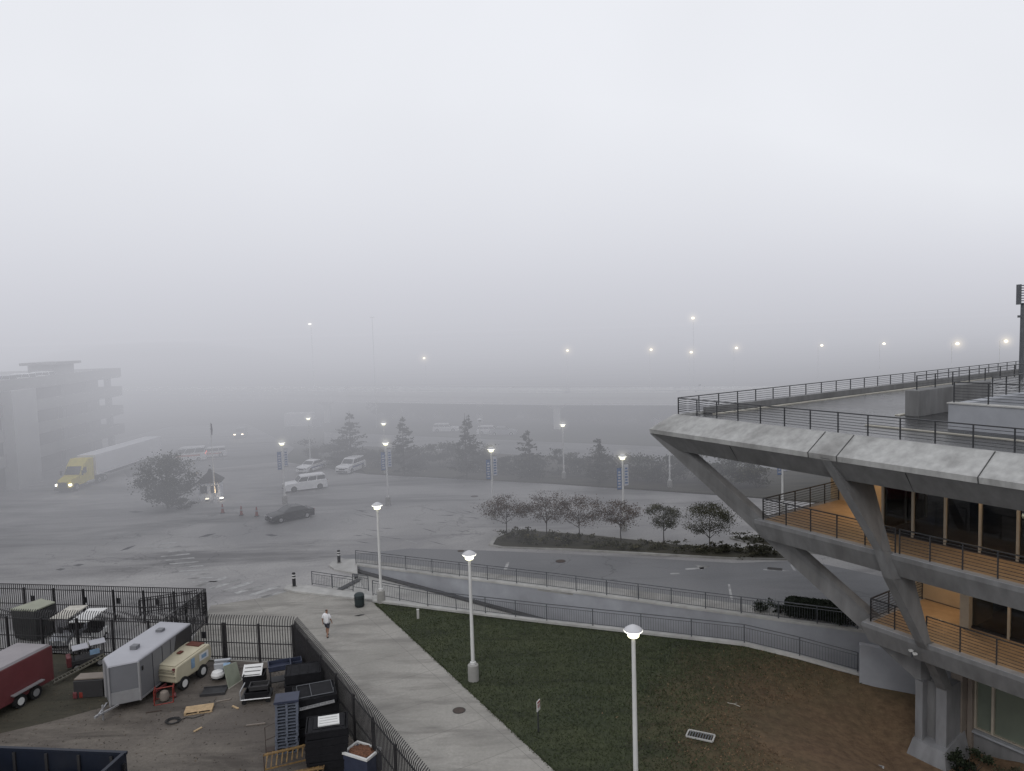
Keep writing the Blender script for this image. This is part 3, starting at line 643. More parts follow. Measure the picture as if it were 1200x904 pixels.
# hedge and shrubs by the sidewalk
hb = W(955, 733); ang = math.atan2(dw.y, dw.x)
t = thing('clipped_hedge', 'long dark clipped hedge with a flat top beside the sidewalk railing', 'hedge', hb + nrm * 1.2, ang)
c = MB(); lay = c.bm.loops.layers.color.new('shade'); rnd = random.Random(9)
for i in range(5200):
    u = rnd.uniform(-1, 1); a = rnd.uniform(0, math.pi); x = u * 1.9; rr = .62 * (1 - max(0, abs(u) - .82) * 2)
    p = Vector((x, math.cos(a) * rr * 1.2, .45 + abs(math.sin(a)) ** .5 * rr * 1.15 + rnd.gauss(0, .03))) if rnd.random() < .7 else Vector((x, rnd.choice((-1, 1)) * rr * 1.2, rnd.uniform(.05, 1)))
    d1 = Vector((rnd.gauss(0, 1), rnd.gauss(0, 1), rnd.gauss(0, 1))).normalized(); d2 = d1.orthogonal(); s = rnd.uniform(.03, .07); f = c.poly([p - d1 * s, p + d2 * s * .6, p + d1 * s, p - d2 * s * .6])
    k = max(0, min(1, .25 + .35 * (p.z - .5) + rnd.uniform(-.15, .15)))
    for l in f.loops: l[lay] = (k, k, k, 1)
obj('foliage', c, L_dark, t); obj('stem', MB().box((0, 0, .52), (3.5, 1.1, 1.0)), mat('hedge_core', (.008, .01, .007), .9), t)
for i, (x, y, lab) in enumerate([(893, 723, 'low loose shrub at the left of the clipped hedge'), (912, 727, 'low loose shrub touching the left end of the clipped hedge'), (993, 741, 'low dark shrub at the right end of the clipped hedge')]):
    bush(lab, W(x, y) + nrm * .9 + Vector((0, 0, .1)), .8, .6, .8, L_dark, 500, .07, 80 + i, 'low shrubs along the sidewalk')
for i, (u, v, w, h, lab) in enumerate([(14.1, 4.9, 1.0, 1.3, 'dark bushy shrub under the ground floor window beside the plinth'), (15.8, 5.3, .9, 1.0, 'loose greyish shrub under the ground floor window at the frame edge')]):
    p = r0.xy.to_3d() + BM @ Vector((u, v, 0)); p.z = -2.6; bush(lab, p, w, w, h, L_dark if i == 0 else L_dry, 1500, .07, 90 + i, 'shrubs below the ground floor window')
# big tree beside the guard booth, conifers, far shrubs
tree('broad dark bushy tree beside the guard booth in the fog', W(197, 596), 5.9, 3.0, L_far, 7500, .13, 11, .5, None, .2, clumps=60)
bush('low shrub at the foot of the broad tree by the booth', W(216, 597), 1.6, 1.2, 1.4, L_olive, 1100, .1, 12)
def conifer(label, p, h, r, seed, n=1500):
    t = thing('conifer', label, 'tree', p, 0, 'conifers along the far side of the lot'); rnd = random.Random(seed)
    tm = MB(); tm.tube([(0, 0, 0), (0, 0, h)], [.14, .02], 6); c = MB(); lay = c.bm.loops.layers.color.new('shade')
    lean = Vector((rnd.uniform(-.3, .3), rnd.uniform(-.3, .3), 0))
    for q_ in range(int(h * 13)):
        f_ = rnd.random() ** 1.25; z = h * (.06 + .9 * f_)
        rr = r * (1 - f_) ** .75 * rnd.choice((.45, .7, .9, 1.0, 1.25)); a = rnd.uniform(0, 6.28); L = max(.25, rr); o_ = lean * f_
        e = o_ + Vector((math.cos(a) * L, math.sin(a) * L, z + L * rnd.uniform(-.12, .35))); tm.tube([o_ + Vector((0, 0, z)), e], [.03, .01], 4)
        for j in range(int(8 + 14 * L)):
            q = (o_ + Vector((0, 0, z))).lerp(e, rnd.uniform(.25, 1.08)); d1 = Vector((rnd.gauss(math.cos(a), .8), rnd.gauss(math.sin(a), .8), rnd.gauss(.1, .5))).normalized(); d2 = d1.orthogonal(); d2.rotate(Matrix.Rotation(rnd.uniform(0, 6.28), 3, d1)); s = rnd.uniform(.10, .24)
            f = c.poly([q, q + d1 * s + d2 * s * .35, q + d1 * s * 1.8, q + d1 * s - d2 * s * .35]); kk = rnd.uniform(.0, .6)
            for l in f.loops: l[lay] = (kk, kk, kk, 1)
    obj('trunk', tm, M_bark, t); obj('crown', c, L_far, t)
for i, (x, y, h, r, lab) in enumerate([(412, 548, 8.2, 3.0, 'tall faint conifer at the left end of the far shrub belt'), (474, 558, 8.0, 2.3, 'tall faint conifer just right of the paired lamps'), (547, 562, 8.6, 2.2, 'dense dark conifer beside the unlit lamp'), (621, 563, 6.3, 2.4, 'ragged broad conifer left of the far kerb lamp'), (703, 568, 5.6, 2.0, 'sparse open conifer right of the far kerb lamp')]):
    conifer(lab, W(x, y), h, r, 300 + i)
names = ['shrub at the left end of the far belt, behind the parked white cars', 'rounded shrub under the leftmost conifer', 'shrub right of the leftmost conifer', 'shrub left of the paired lamps', 'dark shrub in front of the second conifer', 'shrub right of the second conifer', 'shrub left of the dense dark conifer', 'shrub under the dense dark conifer', 'shrub behind the unlit lamp', 'shrub left of the ragged conifer', 'shrub right of the ragged conifer', 'shrub beside the far kerb lamp', 'shrub left of the sparse conifer', 'shrub right of the sparse conifer', 'shrub above the fourth island tree', 'tall rounded shrub left of the roof tip', 'shrub behind the hidden lamp post', 'shrub behind the corner strut', 'shrub seen in the gap beneath the terrace roof']
for i, lab in enumerate(names):
    tt = i / (len(names) - 1); x = 372 + 520 * tt; y = 546 + 32 * tt; rb = random.Random(i)
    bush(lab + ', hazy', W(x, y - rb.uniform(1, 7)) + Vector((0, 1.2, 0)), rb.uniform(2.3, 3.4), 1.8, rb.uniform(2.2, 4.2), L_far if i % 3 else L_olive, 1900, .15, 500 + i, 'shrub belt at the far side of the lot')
far_tree = ['left end of the viaduct', 'second pier gap from the left of the viaduct', 'viaduct stretch behind the unlit lamp', 'viaduct stretch left of its middle pier', 'viaduct middle pier', 'viaduct stretch right of its middle pier', 'viaduct stretch above the sparse conifer', 'viaduct stretch left of the roof tip', 'viaduct end at the roof tip', 'viaduct hidden by the terrace roof']
for i, lab in enumerate(far_tree):
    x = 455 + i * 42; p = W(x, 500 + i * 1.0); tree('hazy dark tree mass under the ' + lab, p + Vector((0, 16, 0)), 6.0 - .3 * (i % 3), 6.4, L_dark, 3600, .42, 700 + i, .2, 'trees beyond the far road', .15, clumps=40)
# ------------------------------------------------------------------ fences
def palisade(label, p0, p1, h, sp, curved, pale=.16, group='black steel fences', name='palisade_fence', signs=()):
    p0, p1 = Vector((*p0.xy, 0)), Vector((*p1.xy, 0)); d = p1 - p0; L = d.length; d.normalize(); n = Vector((-d.y, d.x, 0))
    r = thing(name, label, 'fence', p0, 0, group); k = max(1, round(L / sp))
    for i in range(k + 1): obj('post', MB().box((0, 0, h * .43), (.11, .11, h * .86), math.atan2(d.y, d.x)), M_fence, r, loc=d * (L * i / k))
    up = Vector((0, 0, 1))
    for z in (.25, h * .42, h * .82): obj('rail', MB().bar(up * z, d * L + up * z, .05, .045), M_fence, r)
    pm = MB(); m = int(L / pale)
    for i in range(m + 1):
        b = d * (L * i / m) - n * .05
        if curved:
            pm.bar(b + up * .08, b + up * (h * .84), .04, .02)
            q = b + up * (h * .84)
            for a, (o_, zz_) in zip((0, 1), ((.07, h * .10), (.24, h * .16))):
                q2 = b + up * (h * .84 + zz_) + n * (-o_ if curved < 0 else o_); pm.bar(q, q2, .045, .02); q = q2
        else: pm.bar(b + up * .08, b + up * h * .95, .05, .02)
    if not curved: pm.bar(up * h * .95, d * L + up * h * .95, .05, .04)
    obj('pale_panel', pm, M_fence, r)
    for s in signs: obj('sign_plate', MB().box((*(d * L * s - n * .12).xy, h * .55), (.3, .03, .4), math.atan2(d.y, d.x)), M_rail, r)
    return r
palisade('tall black palisade fence with curved tops along the concrete walk', fc, fE, 2.75, 2.6, 1)
g1 = fc + dfl * 4.35
palisade('black palisade double gate with curved tops in the corner of the yard', fc + dfl * .15, g1, 2.7, 1.95, -1, name='palisade_gate')
palisade('black palisade fence with curved tops behind the two box trailers', g1 + dfl * .15, fc + dfl * 26, 2.7, 2.5, -1, signs=(.06, .12, .5))
ff0, ff1 = W(240, 688, 2.6), W(-40, 681, 2.6)
palisade('farther black picket fence at the back of the cart compound', ff0, ff1, 2.6, 2.3, 0, signs=(.2, .36, .5, .72))
pj = fc + dfl * 8.2
palisade('side run of black picket fence closing the cart compound near the bollard', ff0, pj, 2.6, 2.2, 0)
ramp2 = [W(170, 716), W(236, 700)]
palisade('short black picket barrier inside the compound beside the golf carts', W(165, 722), W(232, 712), 1.3, 2.2, 0)
# ------------------------------------------------------------------ vehicles
def wheel(parent, x, y, r, w=.22, side=1, rim=None):
    o = obj('wheel', MB().disc((0, 0, 0), (0, 1, 0), r, w, 20), M_tyre, parent, True, loc=(x, y, r))
    obj('rim', MB().disc((0, side * w * .42, 0), (0, 1, 0), r * .58, w * .25, 12), rim or M_rim, o, True); return o
def car(name, label, cat, p, heading, L, Wd, Hh, kind, paint, lights=False, tail=False, stripe=None, dark_rims=False, group=None):
    t = thing(name, label, cat, p, heading, group)           # +x is forward
    h = Hh; wb = .33 if kind != 'van' else .36; clr = .2; hw = Wd / 2
    if kind == 'suv': prof = [(-.5, .26), (-.5, .55), (-.48, .60), (-.475, .62), (.10, .62), (.20, .61), (.45, .57), (.495, .48), (.5, .26)]; cab = [(-.47, .61), (-.445, .985), (-.40, 1.0), (.05, 1.0), (.10, .96), (.215, .60)]
    elif kind == 'sedan': prof = [(-.5, .3), (-.5, .58), (-.47, .67), (-.3, .69), (.15, .68), (.42, .6), (.49, .5), (.5, .28)]; cab = [(-.36, .67), (-.22, .97), (-.15, 1.0), (.02, .995), (.07, .96), (.22, .66)]
    else: prof = [(-.5, .2), (-.5, .55), (-.49, .58), (.2, .55), (.42, .5), (.49, .4), (.5, .2)]; cab = [(-.49, .56), (-.475, .97), (-.44, 1.0), (.1, 1.0), (.18, .95), (.37, .52)]
    rings = []
    for sy, k in ((-1, .90), (-.985, .985), (-.9, 1), (.9, 1), (.985, .985), (1, .90)):
        rings.append([(x * L * (1 if abs(sy) < .95 else .985), sy * hw, (clr if z < .32 else z * h * (1 if abs(sy) < .95 else .97))) for x, z in prof])
    obj('body', MB().loft(rings), paint, t, True)
    tw = hw * .80
    def cr(y, q): return [(x * L, y if z < .8 else y * q, z * h) for x, z in cab]
    obj('roof', MB().loft([cr(-hw * .95, .82), cr(hw * .95, .82)]), paint, t, True)
    # glazing slightly proud of the cabin
    bx = [cab[0], cab[1], cab[-2], cab[-1]]
    def lerp2(a, b, k): return (a[0] + (b[0] - a[0]) * k, a[1] + (b[1] - a[1]) * k)
    rb0, rb1, fb1, fb0 = lerp2(bx[0], bx[1], .18), lerp2(bx[0], bx[1], .86), lerp2(bx[3], bx[2], .86), lerp2(bx[3], bx[2], .14)
    def yk(z): f = max(0, min(1, (z - cab[0][1]) / (1 - cab[0][1]))); return hw * .95 * (1 - .18 * f) + .012
    nwin = 3 if kind != 'sedan' else 2
    for sy in (-1, 1):
        for i in range(nwin):
            k0, k1 = i / nwin + .015, (i + 1) / nwin - .015
            a, b = lerp2(rb0, fb0, k0), lerp2(rb0, fb0, k1); c, d = lerp2(rb1, fb1, k1), lerp2(rb1, fb1, k0)
            o = MB(); q = [(x * L, sy * yk(z), z * h) for x, z in (a, b, c, d)]; o.hexa(q, [(x, y + sy * .012, z) for x, y, z in q]); obj('window', o, M_dglass, t)
    for (a, b), nm, sg in (((bx[3], bx[2]), 'windscreen', 1), ((bx[0], bx[1]), 'rear_window', -1)):
        a, b = lerp2(a, b, .12), lerp2(a, b, .92); o = MB(); q = [(a[0] * L + sg * .015, -hw * .82, a[1] * h), (a[0] * L + sg * .015, hw * .82, a[1] * h), (b[0] * L + sg * .015, hw * .70, b[1] * h), (b[0] * L + sg * .015, -hw * .70, b[1] * h)]
        o.hexa(q, [(x + sg * .012, y, z + .01) for x, y, z in q]); obj(nm, o, M_dglass, t)
    wr = .36 if kind == 'suv' else .32
    for sx in (-1, 1):
        for sy in (-1, 1): wheel(t, sx * L * .315 - (.02 * L if sx > 0 else 0), sy * (hw - .09), wr, .22, sy, mat('dark_rim', (.03, .03, .032), .5) if dark_rims else None)
    fh = prof[-2][1] * h
    for sy in (-1, 1):
        obj('headlight', MB().box((L * .5 - .02, sy * hw * .72, fh * .93), (.1, hw * .36, .16 if lights else .14)), emit('bright_headlight', (1, .82, .6), 16) if lights else M_rim, t)
        obj('tail_light', MB().box((-L * .5 + .01, sy * hw * .85, h * .52), (.06, .12, .3)), emit('tail_glow', (1, .08, .04), 3) if tail else mat('tail_red', (.2, .01, .01), .3), t)
    obj('grille', MB().box((L * .5 - .01, 0, fh * .75), (.06, hw * .9, .18)), M_black, t)
    obj('bumper', MB().box((L * .5 - .03, 0, clr + .16), (.12, hw * 1.8, .18)), M_black if kind == 'suv' else paint, t)
    obj('skirt', MB().box((0, 0, clr + .02), (L * .9, hw * 1.7, .12)), M_black, t)
    if stripe:
        for sy in (-1, 1): obj('side_stripe', MB().box((-.05 * L, sy * (hw + .004), h * .43), (L * .62, .012, h * .11)), stripe, t)
    return t
M_wcar = mat('white_car_paint', (.80, .80, .81), .3, .04, 2, spec=.6); M_bcar = mat('black_car_paint', (.012, .012, .014), .25, .1, 2, spec=.6); M_scar = mat('silver_car_paint', (.36, .37, .39), .35, .05, 2, metal=.3)
M_pblue = mat('blue_stripe', (.05, .08, .22), .4, .1, 3); M_orange = mat('orange_stripe', (.5, .10, .03), .5, .1, 3)
def hd(p, q): return math.atan2(q.y - p.y, q.x - p.x)
a, b = W(331, 578), W(379, 573); car('parked_car', 'long white station wagon crossing the lot behind a bannered lamp', 'car', (a + b) / 2 + Vector((0, .9, 0)), hd(b, a) + R_(6), 5.2, 2.0, 1.85, 'suv', M_wcar, dark_rims=True, group='vehicles in the foggy lot')
a, b = W(312, 616), W(362, 606); car('parked_car', 'black sedan driving across the lot below the white station wagon', 'car', (a + b) / 2 + Vector((0, .8, 0)), hd(b, a), 4.7, 1.85, 1.42, 'sedan', M_bcar, group='vehicles in the foggy lot')
car('parked_car', 'white wagon facing the camera right in front of the far shrub belt', 'car', W(404, 556) + Vector((.4, 2.3, 0)), R_(-108), 5.0, 2.0, 1.9, 'suv', M_wcar, stripe=M_pblue, group='vehicles in the foggy lot')
car('parked_car', 'smaller white car parked at the foot of the distant lamp', 'car', W(358, 555) + Vector((.3, 2.2, 0)), R_(-112), 4.8, 1.85, 1.5, 'sedan', M_wcar, stripe=M_pblue, group='vehicles in the foggy lot')
car('striped_van', 'white van with an orange stripe behind the broad dark tree', 'van', W(213, 543) + Vector((0, 2, 0)), R_(196), 5.6, 2.0, 2.2, 'van', M_wcar, stripe=M_orange, tail=True, group='vehicles in the foggy lot')
car('parked_car', 'white car with orange stripe parked behind the flagpole', 'car', W(240, 539) + Vector((0, 2.5, 0)), R_(200), 4.8, 1.9, 1.6, 'suv', M_wcar, stripe=M_orange, group='vehicles in the foggy lot')
car('parked_car', 'oncoming car with both headlights lit on the road in the fog', 'car', W(278, 514) + Vector((0, 2, 0)), R_(-80), 4.9, 1.95, 1.8, 'suv', M_scar, lights=True, group='vehicles in the foggy lot')
for x, y, lab in ((523, 506, 'faint white car on the far road left of the dense conifer'), (575, 509, 'faint pale car on the far road right of the dense conifer'), (590, 510, 'faint grey car close behind the pale car on the far road')):
    car('parked_car', lab, 'car', W(x, y), R_(-5), 5.0, 1.9, 1.6, 'suv' if x < 580 else 'sedan', M_wcar if x < 580 else M_scar, group='vehicles on the far road')
# semi truck
M_yel = mat('yellow_truck_paint', (.68, .56, .05), .4, .08, 1.5); ta, tb = W(74, 578), W(192, 537); tdir = (ta - tb).normalized(); th = math.atan2(tdir.y, tdir.x)
t = thing('semi_truck', 'yellow long-nosed semi truck with sleeper cab and lit headlights', 'truck', ta, th)      # +x forward, origin at the front bumper
hood = MB(); hood.loft([[(-2.0, -1.05, .6), (-2.0, 1.05, .6), (-2.0, 1.0, 1.95), (-2.0, -1.0, 1.95)], [(-.35, -1.0, .6), (-.35, 1.0, .6), (-.35, .82, 1.6), (-.35, -.82, 1.6)], [(0, -.8, .62), (0, .8, .62), (0, .62, 1.4), (0, -.62, 1.4)]]); obj('hood', hood, M_yel, t, bevel=.06)
cb = MB(); cb.loft([[(x, s * y, z) for x, y, z in ((-2.0, 1.15, .7), (-4.9, 1.22, .7), (-4.9, 1.22, 3.75), (-3.7, 1.2, 3.8), (-2.75, 1.1, 3.0), (-2.05, 1.1, 1.9))] for s in (-1, 1)]); cabo = obj('cab', cb, M_yel, t, bevel=.05)
obj('windscreen', MB().hexa([(-1.99, -.98, 1.98), (-1.99, .98, 1.98), (-2.68, .95, 2.93), (-2.68, -.95, 2.93)], [(-1.96, -.98, 2.0), (-1.96, .98, 2.0), (-2.65, .95, 2.95), (-2.65, -.95, 2.95)]), M_dglass, t)
for s in (-1, 1):
    obj('window', MB().hexa([(x, s * 1.14, z) for x, z in ((-2.3, 2.0), (-3.3, 2.0), (-3.3, 2.75), (-2.75, 2.75))], [(x, s * 1.2, z) for x, z in ((-2.3, 2.0), (-3.3, 2.0), (-3.3, 2.75), (-2.75, 2.75))]), M_dglass, t)
    obj('headlight', MB().box((-.2, s * .86, .98), (.3, .3, .26)), M_head, t); obj('mirror', MB().box((-2.0, s * 1.42, 2.2), (.1, .2, .6)).bar((-2.05, s * 1.1, 2.4), (-2.0, s * 1.42, 2.4), .04), M_black, t)
    wheel(t, -1.15, s * 1.0, .5, .3, s)
    for x in (-6.0, -7.3): wheel(t, x, s * .95, .5, .5, s)
    obj('fuel_tank', MB().tube([(-3.2, s * .95, .65), (-4.8, s * .95, .65)], .32, 12), M_rim, t, True)
obj('grille', MB().box((.01, 0, 1.0), (.06, 1.1, .62)), M_black, t); obj('bumper', MB().box((-.05, 0, .45), (.3, 2.2, .3)), M_black, t); obj('chassis', MB().box((-5.2, 0, .8), (5.4, .9, .25)), M_black, t)
t = thing('semi_trailer', 'long plain white box trailer hitched behind the yellow truck', 'trailer', ta - tdir * 5.3, th)
LT = 17.5; obj('box', MB().box((-LT / 2, 0, 2.6), (LT, 2.55, 2.75)), mat('trailer_white', (.78, .78, .80), .5, .06, .6), t, bevel=.04); obj('skirt', MB().box((-LT * .52, 0, 1.05), (LT * .62, 2.3, .35)), M_black, t)
for s in (-1, 1):
    for x in (-LT + 1.2, -LT + 2.4): wheel(t, x, s * 1.0, .5, .45, s)
# far white box truck
p = W(352, 504); t = thing('box_truck', 'faint white box truck standing far off in the fog above the white cars', 'truck', p, R_(-4))
obj('box', MB().box((0, 0, 2.2), (5.6, 2.4, 2.6)), M_wcar, t); obj('cab', MB().hexa([(2.8, -1, .6), (4.4, -1, .6), (4.4, 1, .6), (2.8, 1, .6)], [(2.8, -1, 2.4), (3.7, -1, 2.4), (3.7, 1, 2.4), (2.8, 1, 2.4)]), M_scar, t)
for x in (-1.8, 3.5):
    for s in (-1, 1): wheel(t, x, s * .95, .45, .3, s)
# ------------------------------------------------------------------ guard booth, flagpole, cones, bollards
p = W(243, 587); t = thing('guard_booth', 'small white guard booth with dark hipped roof and finial', 'booth', p + Vector((0, 1.2, 0)), R_(12))
obj('wall', MB().box((0, 0, 1.05), (2.4, 2.2, 2.1)), mat('booth_white', (.66, .68, .72), .6), t)
obj('roof', MB().loft([[(-1.42, -1.3, 2.1), (1.42, -1.3, 2.1), (1.42, 1.3, 2.1), (-1.42, 1.3, 2.1)], [(-1.38, -1.26, 2.22), (1.38, -1.26, 2.22), (1.38, 1.26, 2.22), (-1.38, 1.26, 2.22)], [(-.28, -.28, 3.2), (.28, -.28, 3.2), (.28, .28, 3.2), (-.28, .28, 3.2)], [(-.1, -.1, 3.6), (.1, -.1, 3.6), (.1, .1, 3.6), (-.1, .1, 3.6)]]), mat('dark_roof', (.035, .033, .035), .8), t)
for x in (-.6, .55): w_ = obj('window', MB().box((x, -1.105, 1.3), (.75, .04, .9)), M_dglass, t); obj('window_frame', MB().box((x, -1.12, .82), (.9, .06, .08)).box((x, -1.12, 1.78), (.9, .06, .08)), M_white, w_)
p = W(252, 589); t = thing('flagpole', 'white flagpole with a small furled dark flag at its top', 'flagpole', p)
obj('pole', MB().tube([(0, 0, 0), (0, 0, 9.4)], [.09, .05], 10).lathe((0, 0, 0), [(.3, 0), (.25, .5), (.12, .6)], 12), M_pole, t, True)
obj('flag', MB().loft([[(-.02, -.03, 9.3), (.18, -.02, 9.25), (.1, .06, 9.25)], [(-.05, -.05, 8.6), (.24, -.02, 8.5), (.1, .1, 8.5)], [(0, -.02, 8.0), (.15, 0, 7.9), (.08, .04, 7.9)]]), mat('dark_flag_cloth', (.04, .03, .05), .9), t)
for i, (x, y, lab) in enumerate(((243, 587.5, 'lit ground floodlight on the booth side of the flagpole'), (260, 586.5, 'lit warm ground floodlight on the open side of the flagpole'))):
    t = thing('ground_floodlight', lab, 'floodlight', W(x, y), R_(10), 'floodlights at the flagpole foot'); obj('body', MB().box((0, 0, .12), (.3, .25, .24)), M_black, t)
    obj('lamp_glass', MB().box((0, -.08, .30), (.34, .3, .12)), M_head if i else emit('floodlight_glow', (1, .9, .7), 2), t)
lf = bpy.data.lights.new('flagpole_lamp', 'SPOT'); lf.energy = 3500; lf.color = (1, .72, .4); lf.spot_size = R_(40); lf.shadow_soft_size = .15
lo = bpy.data.objects.new('flagpole_lamp', lf); COL.objects.link(lo); q = W(259, 587); lo.location = q + Vector((0, -.2, .45)); lo.rotation_euler = (W(252, 589) + Vector((0, 0, 2.0)) - lo.location).to_track_quat('-Z', 'Y').to_euler()
M_cone = mat('traffic_orange', (.20, .04, .03), .6, .1, 5); M_cw = mat('reflective_band', (.22, .2, .2), .4)
for x, y, lab in ((261, 601.5, 'red traffic cone nearest the flagpole'), (283, 604, 'red traffic cone in the middle of three'), (301, 605, 'red traffic cone beside the black sedan')):
    t = thing('traffic_cone', lab, 'cone', W(x, y), 0, 'red traffic cones by the lot entrance'); obj('base', MB().box((0, 0, .03), (.42, .42, .06)), M_black, t)
    obj('cone', MB().lathe((0, 0, .06), [(.17, 0), (.06, .95), (.04, .96)], 12), M_cone, t, True); obj('band', MB().lathe((0, 0, .5), [(.124, 0), (.102, .18)], 12), M_cw, t, True)
for x, y, lab in ((345, 690, 'black and white striped bollard on the near kerb nose'), (397.5, 662, 'black and white striped bollard on the far kerb nose by the wall railing'), (240, 721, 'striped bollard just outside the corner of the cart compound')):
    t = thing('striped_bollard', lab, 'bollard', W(x, y) + Vector((0, 0, 0 if x < 300 else .16)), 0, 'striped bollards')
    obj('base', MB().lathe((0, 0, -.05), [(.2, 0), (.2, .1)], 14), M_conc, t); obj('post', MB().lathe((0, 0, 0), [(.13, 0), (.13, 1.02), (.10, 1.08), (.02, 1.1)], 16), M_black, t, True)
    for z in (.66, .86): obj('band', MB().lathe((0, 0, z), [(.135, 0), (.135, .09)], 16), M_white, t, True)
t = thing('litter_bin', 'dark green barrel-shaped litter bin at the corner of the walk and lawn', 'litter bin', W(421.5, 711)); M_bin = mat('dark_green_plastic', (.022, .032, .034), .5, .15, 3)
obj('body', MB().lathe((0, 0, 0), [(.29, 0), (.33, .1), (.35, .5), (.34, .78)], 18), M_bin, t, True); obj('lid', MB().lathe((0, 0, .785), [(.36, 0), (.36, .06), (.27, .17), (.1, .22)], 18), M_bin, t, True)
obj('rib', MB().lathe((0, 0, .12), [(.345, 0), (.345, .05)], 18).lathe((0, 0, .62), [(.362, 0), (.362, .05)], 18), M_black, t)
# ------------------------------------------------------------------ ground fittings
M_iron = mat('rusty_iron', (.055, .04, .033), .7, .25, 12)
for x, y, r, lab in ((538, 833, .33, 'round rusty manhole cover in the concrete walk'), (657, 658, .42, 'dark manhole cover in the road below the planting island'), (556, 582, .45, 'dark manhole cover far out in the lot'), (540, 646, .3, 'small dark valve cover left of the lamp head in the road')):
    p = W(x, y); t = thing('manhole_cover', lab, 'manhole cover', (p.x, p.y, .012), 0, 'manhole covers'); obj('plate', MB().lathe((0, 0, 0), [(r * .9, 0), (r * .9, .012), (r * .8, .018)], 24), M_iron, t); obj('rim', MB().lathe((0, 0, 0), [(r, 0), (r, .008)], 24), M_black, t)
p = W(908, 667); t = thing('storm_drain', 'dark rectangular storm drain grate in the road near the island end', 'drain', (p.x, p.y, .006), R_(-22)); obj('plate', MB().box((0, 0, .01), (1.1, .55, .02)), M_black, t); obj('slat', MB().box((0, .12, .025), (1, .05, .01)).box((0, -.12, .025), (1, .05, .01)), M_iron, t)
p = W(821, 863, -.6); p.z = lawn_z(p.x, p.y); p = W(821, 863, p.z); t = thing('lawn_drain_grate', 'rectangular metal drain grate with pale frame set in the lawn', 'drain', p, R_(-26))
g_ = MB()
for k in range(9): g_.box((-.48 + k * .12, 0, .03), (.05, .5, .03))
obj('grate', g_, M_steel, t); obj('frame', MB().box((0, .3, .025), (1.2, .07, .06)).box((0, -.3, .025), (1.2, .07, .06)).box((.6, 0, .025), (.07, .53, .06)).box((-.6, 0, .025), (.07, .53, .06)), M_coping, t)
p = W(1029, 893, -1.7); t = thing('lawn_drain_grate', 'small pale access cover in the brown grass near the plinth', 'drain', (p.x, p.y, lawn_z(p.x, p.y)), R_(-30)); obj('frame', MB().box((0, 0, .02), (.5, .25, .05)), M_coping, t); obj('grate', MB().box((0, 0, .04), (.36, .13, .03)), M_steel, t)
p = W(631, 858); p.z = lawn_z(p.x, p.y); t = thing('lawn_sign', 'small white and red notice on a thin stake in the lawn', 'sign', p, R_(62)); obj('post', MB().box((0, 0, .6), (.05, .05, 1.2)), M_rail, t); s_ = obj('panel', MB().box((.01, -.03, 1.3), (.32, .03, .5)), M_white, t); obj('print', MB().box((.01, -.05, 1.47), (.26, .01, .07)).box((.01, -.05, 1.33), (.24, .01, .03)).box((.01, -.05, 1.25), (.24, .01, .03)), mat('sign_red', (.3, .05, .04), .6), s_)
t = thing('marker_post', 'small white marker post in the lawn near the ramp railing', 'post', W(490, 725)); obj('post', MB().box((0, 0, .3), (.16, .06, .62)), M_coping, t); obj('cap', MB().box((0, 0, .62), (.18, .08, .05)), M_white, t)
p = W(860, 842, -.9); t = thing('twig', 'thin pale twig lying on the lawn above the drain grate', 'twig', (p.x, p.y, lawn_z(p.x, p.y) + .03), 0); obj('branch', MB().tube([(-.3, .2, 0), (0, 0, .03), (.25, -.22, 0)], .018, 5).tube([(0, 0, .03), (.2, .1, .02)], .012, 5), M_pale, t)
p = W(421, 721.5); tag(obj('leaf_scrap', MB().poly and MB().hexa([(-.3, -.1, 0), (0, -.12, 0), (.35, .06, 0), (.1, .1, 0)], [(-.3, -.1, .02), (0, -.12, .05), (.35, .06, .02), (.1, .1, .03)]), M_black, loc=(p.x, p.y, .012)), 'dark scrap lying on the concrete walk below the bin', 'litter')
# ------------------------------------------------------------------ person
def skin(name, joints, bones, mt, parent=None, loc=(0, 0, 0), rz=0, sub=1):
    bm = bmesh.new(); lay = bm.verts.layers.skin.new(); vs = {}
    for i, (k, (co, r)) in enumerate(joints.items()):
        v = bm.verts.new(co); v[lay].radius = r if isinstance(r, tuple) else (r, r); v[lay].use_root = (i == 0); vs[k] = v
    for a, b in bones: bm.edges.new((vs[a], vs[b]))
    me = bpy.data.meshes.new(name); bm.to_mesh(me); bm.free(); me.materials.append(mt); o = bpy.data.objects.new(name, me); COL.objects.link(o)
    o.modifiers.new('Skin', 'SKIN').use_smooth_shade = True; s = o.modifiers.new('Sub', 'SUBSURF'); s.levels = s.render_levels = sub
    if parent: o.parent = parent
    o.location = loc; o.rotation_euler = (0, 0, rz); return o
M_skin = mat('skin', (.28, .16, .11), .6, .05, 3)
pp = W(384, 746.5)
J = {'pelvis': ((0, 0, .95), (.145, .10)), 'waist': ((0, 0, 1.1), (.14, .095)), 'chest': ((0, .01, 1.32), (.165, .11)), 'neck0': ((0, .005, 1.47), (.08, .07)), 'neck': ((0, .0, 1.53), .052), 'head0': ((0, -.01, 1.62), (.075, .085)), 'head1': ((0, -.005, 1.70), (.08, .095)), 'head2': ((0, 0, 1.765), (.055, .065)), 'nose': ((0, -.10, 1.65), .018)}
